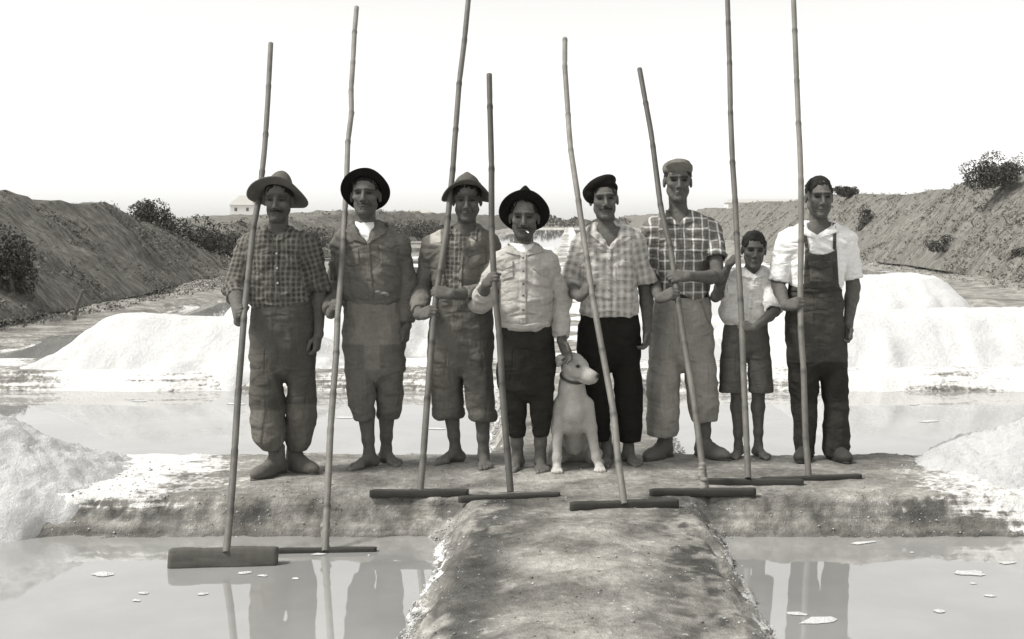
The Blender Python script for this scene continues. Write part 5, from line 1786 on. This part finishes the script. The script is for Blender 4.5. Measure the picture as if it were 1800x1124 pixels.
P4 = person('p4', 7.35, 935, 'shortest man, in black hat and pale buttoned shirt with cigarette, hand on the dog',
    [(432, 898, 944, .062), (441, 880, 958, .085), (455, 873, 967, .108), (490, 878, 968, .125), (530, 878, 970, .135), (560, 877, 968, .138), (573, 880, 966, .132), (578, 884, 962, .125)],
    {'L': [(660, 875, 925), (700, 884, 926), (740, 892, 925), (767, 897, 922)],
     'R': [(660, 927, 973), (700, 930, 971), (740, 934, 967), (767, 938, 963)]},
    [(560, 882, 964, .115), (600, 876, 971, .127), (650, 874, 974, .127), (685, 877, 973, .11)],
    {'L': dict(sh=(879, 457, .01), el=(845, 530, -.06), r=(.060, .054, .044), cuff=.80, grip=dict(rake=4, py=491, d=(.35, -.95, .15), n=(1, 0, 0))),
     'R': dict(sh=(963, 457, .01), el=(984, 530, .05), wr=(987, 599, -.04), r=(.062, .058, .042), cuff=.95, hand=dict(d=(.40, -.35, -.85), n=(-.2, -.6, -.5), curl=(20, 25, 20), thumb=.2))},
    dict(at=(921.5, 383, -.03, 1.10, .0, .0, .02), neck=(920, 433), mous=(.022, .005), stub=.62, fat=1.0, nose=1.2, gaunt=1.5),
    {'L': dict(ax=910, toe=833, yaw=-18, knee=(905, 720), k=.98), 'R': dict(ax=950, toe=835, yaw=8, knee=(950, 720), k=.98)},
    C_P4, C_P4T, carve=[[(898, 426), (944, 426), (934, 436), (921, 446), (908, 437)]], carve_y=-.03,
    shirt_tone=[([(870, 520), (980, 520), (980, 585), (870, 585)], .92, 8)],
    hair=dict(line=.0, up=.0), fold=.008, pfold=.008, size=.97)
layer('undershirt', P4, None, .014, [(900, 430), (942, 430), (936, 445), (921, 456), (906, 446)], C_WHITE)
hat_mesh('black_felt_hat', P4['C'], P4['R'], 1.10, .80, 0, .083, .150, .055, .012, FELT_BLACK, P4['root'], P4['loc'], lift=.032, pinch=.10, back=.0, crown=.95, front=.010, wav=.003)
ring_collar('collar', P4['nk'] + np.array([0, .008, -.012]), .068, .066, .030, .55, C_P4, P4['shirt'], P4['loc'])
piece(P4, 'collar_flap', quadgrid([(893, 428), (905, 434), (915, 450), (889, 444)]), C_P4, t=.010, tone=.9)
piece(P4, 'collar_flap', quadgrid([(936, 434), (947, 428), (956, 443), (926, 450)]), C_P4, t=.010, tone=.9)
piece(P4, 'placket', strip([(920, 447), (919, 500), (920, 570)], 12), C_P4, t=.005)
piece(P4, 'pocket', quadgrid([(881, 470), (902, 463), (903, 488), (884, 494)]), C_P4, bulge=.007)
piece(P4, 'pocket_flap', quadgrid([(880, 466), (902, 459), (902, 468), (881, 476)]), C_P4, t=.012, tone=.9)
piece(P4, 'pocket', quadgrid([(937, 476), (965, 480), (964, 506), (938, 502)]), C_P4, bulge=.007)
piece(P4, 'pocket_flap', quadgrid([(936, 470), (966, 476), (962, 487), (950, 484)]), C_P4, t=.012, tone=.9)
piece(P4, 'hem_band', strip([(880, 571), (920, 576), (965, 570)], 9), C_P4, t=.006, tone=1.05)
for q in ((920, 454), (920, 477), (920, 499), (920, 520), (920, 545)): button(*q, P4['sb'], M_BUTTON, P4['shirt'], P4['loc'], P4['D'], .0075)
_c = P4['C'] + P4['R'] @ (np.array([.016, -.093, -.071]) * 1.1)
_d = unit(P4['R'] @ np.array([.35, -.9, -.22]))
_f = F(_c - .06, _c + .06, .0025); _f.cap(_c, _c + _d * .04, .0042, .0042, .001)
_v, _q = _f.mesh()
mk('cigarette', _v, _q, simple('cigarette_paper', .75, .9, 40, .1, 0), P4['root'], P4['loc'])

P5 = person('p5', 7.53, 1083, 'man with black beret and moustache in pale plaid shirt and black trousers',
    [(393, 1046, 1092, .062), (404, 1030, 1110, .088), (420, 1016, 1124, .11), (460, 1018, 1122, .125), (510, 1019, 1122, .132), (538, 1017, 1122, .138), (550, 1019, 1120, .132), (555, 1023, 1116, .125)],
    {'L': [(660, 1019, 1070), (720, 1026, 1070), (775, 1036, 1072)],
     'R': [(660, 1078, 1128), (720, 1083, 1128), (775, 1090, 1127)]},
    [(540, 1024, 1116, .115), (575, 1017, 1125, .128), (610, 1016, 1127, .128), (632, 1018, 1128, .11)],
    {'L': dict(sh=(1022, 424, .01), el=(1002, 508, -.0), r=(.062, .060, .05), cuff=.43, roll=True, grip=dict(rake=5, py=509, d=(.45, -.9, .05), n=(1, .1, 0))),
     'R': dict(sh=(1119, 424, .01), el=(1136, 512, .03), wr=(1138, 579, -.03), r=(.062, .062, .05), cuff=.46, roll=True, hand=dict(d=(-.05, -.2, -1), n=(-.9, -.3, 0), curl=(45, 45, 30)))},
    dict(at=(1062, 351, -.03, 1.07, .06, -.02, -.05), neck=(1068, 397), mous=(.031, .0065), stub=.85, nose=1.2, jaw=.92),
    {'L': dict(ax=1067, toe=824, yaw=-12, knee=(1050, 690)), 'R': dict(ax=1105, toe=823, yaw=22, knee=(1104, 690))},
    C_P5, C_P5T, carve=[[(1045, 388), (1094, 388), (1093, 404), (1072, 438), (1050, 408)]], carve_y=-.03,
    hair=dict(line=-.02, up=.004), fold=.007, pfold=.006)
ring_collar('collar', P5['nk'] + np.array([0, .008, -.012]), .070, .068, .032, .85, C_P5, P5['shirt'], P5['loc'], flare=.02, xc=P5['xc'])
piece(P5, 'collar_flap', quadgrid([(1040, 402), (1052, 412), (1068, 438), (1036, 412)]), C_P5, t=.008)
piece(P5, 'collar_flap', quadgrid([(1090, 410), (1100, 402), (1113, 418), (1073, 440)]), C_P5, t=.008)
piece(P5, 'placket', strip([(1071, 440), (1070, 490), (1070, 548)], 10), C_P5, t=.004)
piece(P5, 'pocket', quadgrid([(1084, 466), (1113, 464), (1113, 494), (1085, 494)]), C_P5, bulge=.007)
piece(P5, 'pocket_flap', quadgrid([(1083, 461), (1114, 459), (1110, 471), (1086, 468)]), C_P5, t=.011, tone=.9)
piece(P5, 'pocket', quadgrid([(1022, 465), (1036, 462), (1037, 490), (1024, 492)]), C_P5, bulge=.006)
for q in ((1071, 456), (1070, 482), (1070, 508)): button(*q, P5['sb'], M_BUTTON_PALE, P5['shirt'], P5['loc'], P5['D'])

P6 = person('p6', 7.75, 1203, 'tallest man, in grey cap and boldly checked short-sleeved shirt with light trousers',
    [(372, 1171, 1213, .066), (382, 1152, 1240, .09), (398, 1138, 1258, .115), (440, 1140, 1254, .13), (480, 1146, 1250, .13), (510, 1152, 1246, .125), (524, 1158, 1241, .115)],
    {'L': [(615, 1142, 1196), (669, 1139, 1194), (737, 1138, 1192), (764, 1138, 1191)],
     'R': [(615, 1198, 1253), (669, 1206, 1258), (710, 1211, 1261), (739, 1217, 1261)]},
    [(514, 1154, 1243, .112), (550, 1146, 1249, .128), (600, 1142, 1253, .133), (632, 1141, 1254, .115)],
    {'L': dict(sh=(1148, 402, .01), el=(1146, 492, .0), r=(.066, .064, .05), cuff=.36, grip=dict(rake=6, py=520, d=(.75, -.65, 0), n=(.6, .8, 0))),
     'R': dict(sh=(1250, 401, .01), el=(1263, 488, -.15), r=(.068, .070, .05), cuff=.30, grip=dict(rake=6, py=491, d=(-.95, -.3, -.1), n=(0, 1, 0), curl=(35, 65, 50), thumb=.3))},
    dict(at=(1191.5, 319.5, -.03, 1.10, .0, -.02, .0), neck=(1193, 376), stub=.9, brow=1.2, fat=.97, nose=1.0, gaunt=.6),
    {'L': dict(ax=1166, toe=813, yaw=-38, boot=M_LEATHER, top=.15, knee=(1166, 690)), 'R': dict(ax=1240, toe=811, yaw=38, boot=M_LEATHER, top=.19, knee=(1236, 690))},
    C_P6, C_P6T, carve=[[(1172, 366), (1213, 366), (1208, 380), (1196, 394), (1183, 384)]], carve_y=-.03,
    hair=dict(line=-.016, up=.002), fold=.0055, pfold=.008)
ring_collar('collar', P6['nk'] + np.array([0, .008, -.012]), .068, .066, .032, .62, C_P6, P6['shirt'], P6['loc'], xc=P6['xc'])
piece(P6, 'collar_flap', quadgrid([(1170, 374), (1180, 382), (1194, 396), (1166, 392)]), C_P6, t=.009)
piece(P6, 'collar_flap', quadgrid([(1206, 382), (1215, 372), (1224, 388), (1198, 396)]), C_P6, t=.009)
piece(P6, 'placket', strip([(1196, 396), (1196, 450), (1198, 512)], 9), C_P6, t=.004)
piece(P6, 'pocket', quadgrid([(1217, 420), (1241, 420), (1240, 446), (1216, 444)]), C_P6, bulge=.005)
piece(P6, 'belt', quadgrid([(1155, 513), (1244, 511), (1244, 523), (1155, 525)], 4, 30), M_BELT, 'pb', P6['pants'], t=.006, back=.02)
piece(P6, 'fly', strip([(1193, 528), (1196, 575), (1198, 615)], 9), C_P6T, 'pb', P6['pants'], t=.002)
piece(P6, 'pocket_edge', strip([(1232, 530), (1247, 570)], 4), C_P6T, 'pb', P6['pants'], t=.002, tone=.75)

BOY = person('boy', 7.80, 1315, 'barefoot boy in cream shirt and dark shorts holding a rake beside his face',
    [(473, 1303, 1342, .048), (482, 1288, 1351, .066), (494, 1278, 1357, .082), (525, 1271, 1349, .093), (550, 1266, 1347, .102), (562, 1270, 1347, .102), (571, 1280, 1345, .085)],
    {'L': [(632, 1268, 1308, .080), (660, 1266, 1307, .080), (689, 1264, 1307, .082)],
     'R': [(632, 1315, 1354, .080), (660, 1316, 1357, .080), (689, 1318, 1359, .082)]},
    [(562, 1276, 1347, .086), (592, 1271, 1350, .094), (614, 1269, 1353, .086)],
    {'L': dict(sh=(1286, 494, .0), el=(1258, 522, -.12), r=(.048, .046, .04), cuff=.30, fat=.95, grip=dict(rake=7, py=457, d=(.25, -.95, .2), n=(1, .1, 0))),
     'R': dict(sh=(1348, 494, .0), el=(1362, 548, -.16), r=(.048, .050, .04), cuff=.36, roll=True, fat=.95, grip=dict(rake=7, py=577, d=(-.9, -.3, .0), n=(0, 1, 0), curl=(40, 70, 50), thumb=.5))},
    dict(at=(1325.5, 440, -.03, .96, -.04, .06, .04), neck=(1323, 478), stub=1.0, fat=1.03, nose=.6, jaw=.92),
    {'L': dict(ax=1298, toe=809, yaw=-25, knee=(1296, 690), k=1.0), 'R': dict(ax=1333, toe=809, yaw=25, knee=(1333, 690), k=1.0)},
    C_BOY, C_BOYT, size=.80, carve=[[(1308, 468), (1340, 468), (1336, 476), (1325, 486), (1314, 478)]], carve_y=-.02,
    hair=dict(line=-.016, up=.007, fw=.066), fold=.007, pfold=.005, extras=dict(pants_name='shorts'), skin_tone=.9)
ring_collar('collar', BOY['nk'] + np.array([0, .006, -.010]), .054, .052, .024, .6, C_BOY, BOY['shirt'], BOY['loc'])
piece(BOY, 'collar_flap', quadgrid([(1305, 472), (1313, 478), (1322, 490), (1300, 486)]), C_BOY, t=.008)
piece(BOY, 'collar_flap', quadgrid([(1334, 478), (1342, 472), (1346, 486), (1326, 490)]), C_BOY, t=.008)
piece(BOY, 'pocket', quadgrid([(1318, 500), (1338, 502), (1338, 520), (1319, 517)]), C_BOY, bulge=.006)
piece(BOY, 'pocket', quadgrid([(1278, 500), (1294, 500), (1294, 520), (1279, 518)]), C_BOY, bulge=.006)
piece(BOY, 'placket', strip([(1324, 490), (1318, 530), (1314, 566)], 7), C_BOY, t=.004)

P8 = person('p8', 7.71, 1440, 'bareheaded man in white shirt and dark bib overalls, rightmost of the row',
    [(390, 1414, 1466, .062), (401, 1393, 1484, .09), (418, 1379, 1496, .115), (460, 1386, 1486, .125), (500, 1390, 1479, .122), (520, 1394, 1475, .112)],
    {'L': [(630, 1384, 1440), (669, 1388, 1438), (720, 1393, 1434), (798, 1399, 1433)],
     'R': [(630, 1442, 1488), (669, 1444, 1489), (720, 1450, 1491), (800, 1448, 1491)]},
    [(496, 1391, 1477, .122), (515, 1386, 1480, .128), (560, 1382, 1482, .136), (610, 1383, 1487, .136), (645, 1384, 1488, .115)],
    {'L': dict(sh=(1383, 420, .01), el=(1368, 502, .0), r=(.068, .066, .05), cuff=.42, grip=dict(rake=8, py=535, d=(.65, -.75, 0), n=(.8, .5, 0))),
     'R': dict(sh=(1489, 420, .01), el=(1500, 505, .04), wr=(1491, 570, -.03), r=(.068, .066, .05), cuff=.43, fat=1.05, hand=dict(d=(-.15, -.25, -1), n=(-.7, -.6, 0), curl=(40, 50, 35)))},
    dict(at=(1440.5, 347, -.03, 1.07, .02, .03, .0), neck=(1438, 396), stub=.85, brow=1.1, fat=1.03, nose=.95, jaw=1.15),
    {'L': dict(ax=1417, toe=815, yaw=-22, boot=M_LEATHER_DARK, top=.10, name='shoe', knee=(1414, 700)), 'R': dict(ax=1468, toe=816, yaw=12, boot=M_LEATHER_DARK, top=.10, name='shoe', knee=(1468, 700))},
    C_P8, C_P8T, carve=[[(1415, 382), (1465, 382), (1462, 398), (1437, 417), (1420, 404)]], carve_y=-.03,
    pants_tone=[([(1375, 637), (1500, 637), (1500, 706), (1375, 712)], .50, 1.2), ([(1375, 712), (1500, 706), (1500, 805), (1375, 805)], .78, 1.2)],
    hair=dict(line=-.010, up=.005, fw=.070), fold=.006, pfold=.007, extras=dict(pants_name='bib_overalls'))
ring_collar('collar', P8['nk'] + np.array([0, .008, -.012]), .070, .068, .034, .75, C_P8, P8['shirt'], P8['loc'], flare=.018)
piece(P8, 'collar_flap', quadgrid([(1410, 392), (1420, 402), (1434, 420), (1408, 412)]), C_P8, t=.009)
piece(P8, 'collar_flap', quadgrid([(1460, 402), (1469, 391), (1474, 408), (1440, 420)]), C_P8, t=.009)
_bib = piece(P8, 'bib', np.array(quadgrid([(1415, 440), (1471, 438), (1475, 508), (1412, 508)], 22, 18)) + np.array([np.zeros((22, 18)), np.linspace(1, 0, 22)[:, None] ** 2 * 9 * (1 - np.linspace(-1, 1, 18)[None, :] ** 2)]), C_P8T, parent=P8['pants'], t=.010, back=.02)
piece(P8, 'bib_pocket', quadgrid([(1423, 464), (1464, 464), (1464, 496), (1424, 498)]), C_P8T, parent=P8['pants'], t=.018, tone=1.25)
piece(P8, 'pocket_flap', np.array(quadgrid([(1421, 460), (1466, 459), (1466, 467), (1421, 468)], 6, 12)) + np.array([np.zeros((6, 12)), np.linspace(0, 1, 6)[:, None] * 8 * (1 - np.abs(np.linspace(-1, 1, 12)))[None, :]]), C_P8T, parent=P8['pants'], t=.022, tone=.85)
piece(P8, 'strap', strip([(1466, 392), (1467, 410), (1467, 438)], 6), C_P8T, parent=P8['pants'], t=.008)
piece(P8, 'strap', strip([(1411, 396), (1415, 414), (1419, 440)], 6), C_P8T, parent=P8['pants'], t=.008)
for q in ((1467, 436), (1419, 440)): button(*q, P8['sb'], M_BUTTON, P8['pants'], P8['loc'], P8['D'], .013)
piece(P8, 'waistband', strip([(1388, 509), (1430, 512), (1478, 508)], 6), C_P8T, 'pb', P8['pants'], t=.006, tone=.8)

# soft headgear
def soft_cap(name, P, prims, mat, disp=.003):
    C, R, k = P['C'], P['R'], P['k']
    f = F(C - .2, C + .2, .0045)
    for c, r, rx, ry, rz, cut in prims:
        Rl = R @ rotz(rz) @ roty(ry) @ rotx(rx)
        f.ell(C + R @ (np.array(c) * k), np.array(r) * k, .012, Rl, cut)
    V, Q = f.mesh()
    N = normals(V, Q)
    V = V + N * (disp * fbm(V, 22, 3))[:, None]
    mk(name, V, Q, mat, P['root'], P['loc'], {'tone': np.ones(len(V)), 'fuv': V})
soft_cap('beret', P5, [((-.020, .030, .078), (.104, .110, .046), -.25, -.42, 0, False), ((-.074, .035, .030), (.040, .085, .052), 0, -.3, 0, False), ((.0, .02, .060), (.083, .098, .050), -.35, 0, 0, False)], FELT_BLACK)
soft_cap('flat_cap', P6, [((0, .020, .078), (.086, .104, .050), -.12, 0, 0, False), ((0, -.056, .094), (.070, .046, .026), -.55, 0, 0, False), ((0, -.086, .080), (.078, .036, .010), -.95, 0, 0, False), ((0, .015, .060), (.082, .099, .034), -.15, 0, 0, False)], CAP_GREY, .002)

# ------------------------------------------------------------------ the dog
def mat_dog():
    t = NT('pale_dog_coat')
    n1 = t.noise(13, 5, .65); n2 = t.noise(160, 4, .7)
    f = t.math('MULTIPLY', t.math('ADD', t.math('MULTIPLY', n1, .8), .6), t.math('ADD', t.math('MULTIPLY', n2, .8), .6))
    f = t.math('MULTIPLY', f, t.attr('tone').outputs['Fac'])
    t.bump(t.math('ADD', n2, n1), .7, .010)
    return t.done(t.scale(warm(.45), f), .85, .15)
def dog():
    D = 7.38
    loc = np.array([(1015 - CX) * D / FPX, D, 0.])
    root = empty('dog', loc, 'pale short-haired dog with dark collar sitting among the men, head turned right', 'dog')
    f = F(loc + np.array([-.30, -.28, -.015]), loc + np.array([.34, .40, .80]), .0045)
    g = lambda px, py, dy=0: U(px, py, D + dy)
    # trunk: chest forward, back sloping down to the haunches behind
    ch = g(1008, 725, .00); rump = g(1012, 800, .30); bel = g(1008, 775, .06)
    f.cap(ch, rump, .076, .090, .03)
    f.cap(g(1007, 705, -.01), g(1008, 745, -.005), .072, .076, .03)
    f.cap(g(1008, 745, .02), g(1008, 786, .08), .068, .052, .03)
    f.ell(g(1009, 728, -.07), (.050, .035, .055), .04)
    # shoulders and forelegs
    for s, (sx, ex, wx, px_) in ((-1, (985, 980, 979, 977)), (1, (1031, 1038, 1048, 1056))):
        pd = DG(833 if s < 0 else 831)
        S_ = g(sx, 712, -.01); E_ = g(ex, 752, -.02)
        W_ = U(wx, 805, pd + .06); A_ = U(px_ - 2 * s, 822, pd + .05)
        f.cap(S_, E_, .046, .037, .03)
        f.chain([E_, W_, A_], [.036, .0245, .0235], .02)
        pw = np.array([A_[0], pd + .0, .0])
        f.cap(A_, pw + np.array([0, .03, .024]), .024, .026, .012)
        for i in range(4):
            o = (i - 1.5) * .0145
            f.cap(pw + np.array([o * .8, .025, .022]), pw + np.array([o * 1.15, -.018 + abs(o) * .5, .013]), .0125, .0115, .004)
    # haunches and hind feet
    for s in (-1, 1):
        hx = 1012 + s * 30
        f.ell(g(hx, 795, .24), (.062, .13, .095), .03)
        hk = U(1014 + s * 38, 815, D + .16)
        f.cap(g(hx + s * 6, 800, .14), hk, .045, .030, .02)
        f.cap(np.array([hk[0], hk[1] + .02, .03]), np.array([hk[0] + s * .01, hk[1] - .10, .022]), .026, .024, .02)
        for i in range(3):
            f.cap(np.array([hk[0] + (i - 1) * .016, hk[1] - .09, .02]), np.array([hk[0] + (i - 1) * .018, hk[1] - .125, .014]), .0125, .011, .004)
    # tail on the ground behind
    f.chain([g(1025, 812, .40), U(1055, 812, D + .36), U(1076, 800, D + .27), U(1079, 776, D + .25)], [.022, .018, .013, .007], .02)
    # neck and head turned to the right of the picture
    hc = g(1007, 643, -.04)
    f.chain([g(1007, 715, .01), g(1005, 680, -.01), hc + np.array([-.005, .02, -.02])], [.078, .068, .060], .05)
    fw = unit([.80, -.58, -.17]); up = unit(np.array([.16, -.02, 1.0])); lt = np.cross(up, fw); lt = unit(lt); up = np.cross(fw, lt)
    R = np.stack([fw, lt, up], 1)
    HS = 1.12
    W = lambda a, b, c: hc + HS * (fw * a + lt * b + up * c)
    f.ell(W(0, 0, .008), np.array([.074, .061, .062]) * HS, .02, R)
    f.ell(W(.035, 0, -.010), np.array([.055, .052, .048]) * HS, .02, R)
    f.cap(W(.05, 0, -.018), W(.132, 0, -.030), .043 * HS, .036 * HS, .02)
    f.ell(W(.104, 0, -.038), np.array([.048, .040, .034]) * HS, .012, R)
    f.cap(W(.05, 0, -.052), W(.115, 0, -.058), .024 * HS, .017 * HS, .010)
    f.cap(W(.07, -.03, -.050), W(.13, -.02, -.048), .004 * HS, .003 * HS, .006, True)
    f.cap(W(.07, .03, -.050), W(.13, .02, -.048), .004 * HS, .003 * HS, .006, True)
    for s in (-1, 1):
        f.cap(W(.048, s * .030, .030), W(.07, s * .026, .018), .014 * HS, .010 * HS, .010)
        f.ell(W(.066, s * .043, .012), np.array([.013, .010, .009]) * HS, .006, R, True)
        f.ell(W(.060, s * .036, .012), np.array([.010, .010, .009]) * HS, .002, R)
        # folded ears
        b = W(-.026, s * .052, .044)
        f.ell(b - fw * .006 + lt * s * .014 - up * .004, np.array([.030, .020, .014]) * HS, .012, R @ rotx(-s * .2))
        f.ell(b - up * .026 - fw * .016 + lt * s * .028, np.array([.027, .0085, .030]) * HS, .008, R @ rotx(-s * .25))
        f.ell(b - up * .050 - fw * .014 + lt * s * .033, np.array([.015, .0075, .018]) * HS, .008, R @ rotx(-s * .2))
    f.ell(W(.163, 0, -.014), np.array([.014, .017, .014]) * HS, .005, R)
    def gnd(X, Y, Z): return Z + 0 * X + 0 * Y
    f.put(gnd, loc + np.array([-.4, -.4, -.1]), loc + np.array([.4, .5, .0]), .004, True)
    V, Q = f.mesh()
    N = normals(V, Q)
    V = V + N * (.0022 * fbm(V, 28, 3))[:, None]
    L = (V - hc) @ R / HS
    t = np.ones(len(V))
    def sp(c, r): return np.exp(-(((L - np.array(c)) / np.array(r)) ** 2).sum(1))
    t *= 1 - .93 * np.clip(1.5 * sp((.168, 0, -.013), (.014, .019, .015)), 0, 1)
    for s in (-1, 1):
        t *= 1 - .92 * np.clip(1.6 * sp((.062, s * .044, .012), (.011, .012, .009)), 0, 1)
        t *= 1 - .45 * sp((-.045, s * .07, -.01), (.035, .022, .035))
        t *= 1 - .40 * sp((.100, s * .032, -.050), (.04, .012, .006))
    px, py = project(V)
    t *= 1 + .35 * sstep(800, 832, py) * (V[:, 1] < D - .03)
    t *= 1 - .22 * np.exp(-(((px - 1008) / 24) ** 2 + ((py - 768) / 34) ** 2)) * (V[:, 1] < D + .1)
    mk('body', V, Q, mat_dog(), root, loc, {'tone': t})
    # collar round the throat
    nc = hc + np.array([-.004, .012, -.070]); nx = unit(np.array([.25, -.30, 1.0]))
    a = unit(np.cross(nx, [0, 1, 0])); b = np.cross(nx, a)
    n_ = 36; th = np.arange(n_) * 2 * math.pi / n_
    P = []
    for o, r in ((-.008, .0745), (.008, .073)):
        P.append(nc + nx * o + r * (np.cos(th)[:, None] * a * 1.0 + np.sin(th)[:, None] * b * 1.04))
    Vc = np.concatenate(P)
    q = np.stack([np.arange(n_), (np.arange(n_) + 1) % n_, n_ + (np.arange(n_) + 1) % n_, n_ + np.arange(n_)], -1)
    oc = mk('collar', Vc, q, simple('worn_collar', .06, .8, 40, .3, 0), root, loc)
    sm = oc.modifiers.new('thick', 'SOLIDIFY'); sm.thickness = .006; sm.offset = 0
dog()
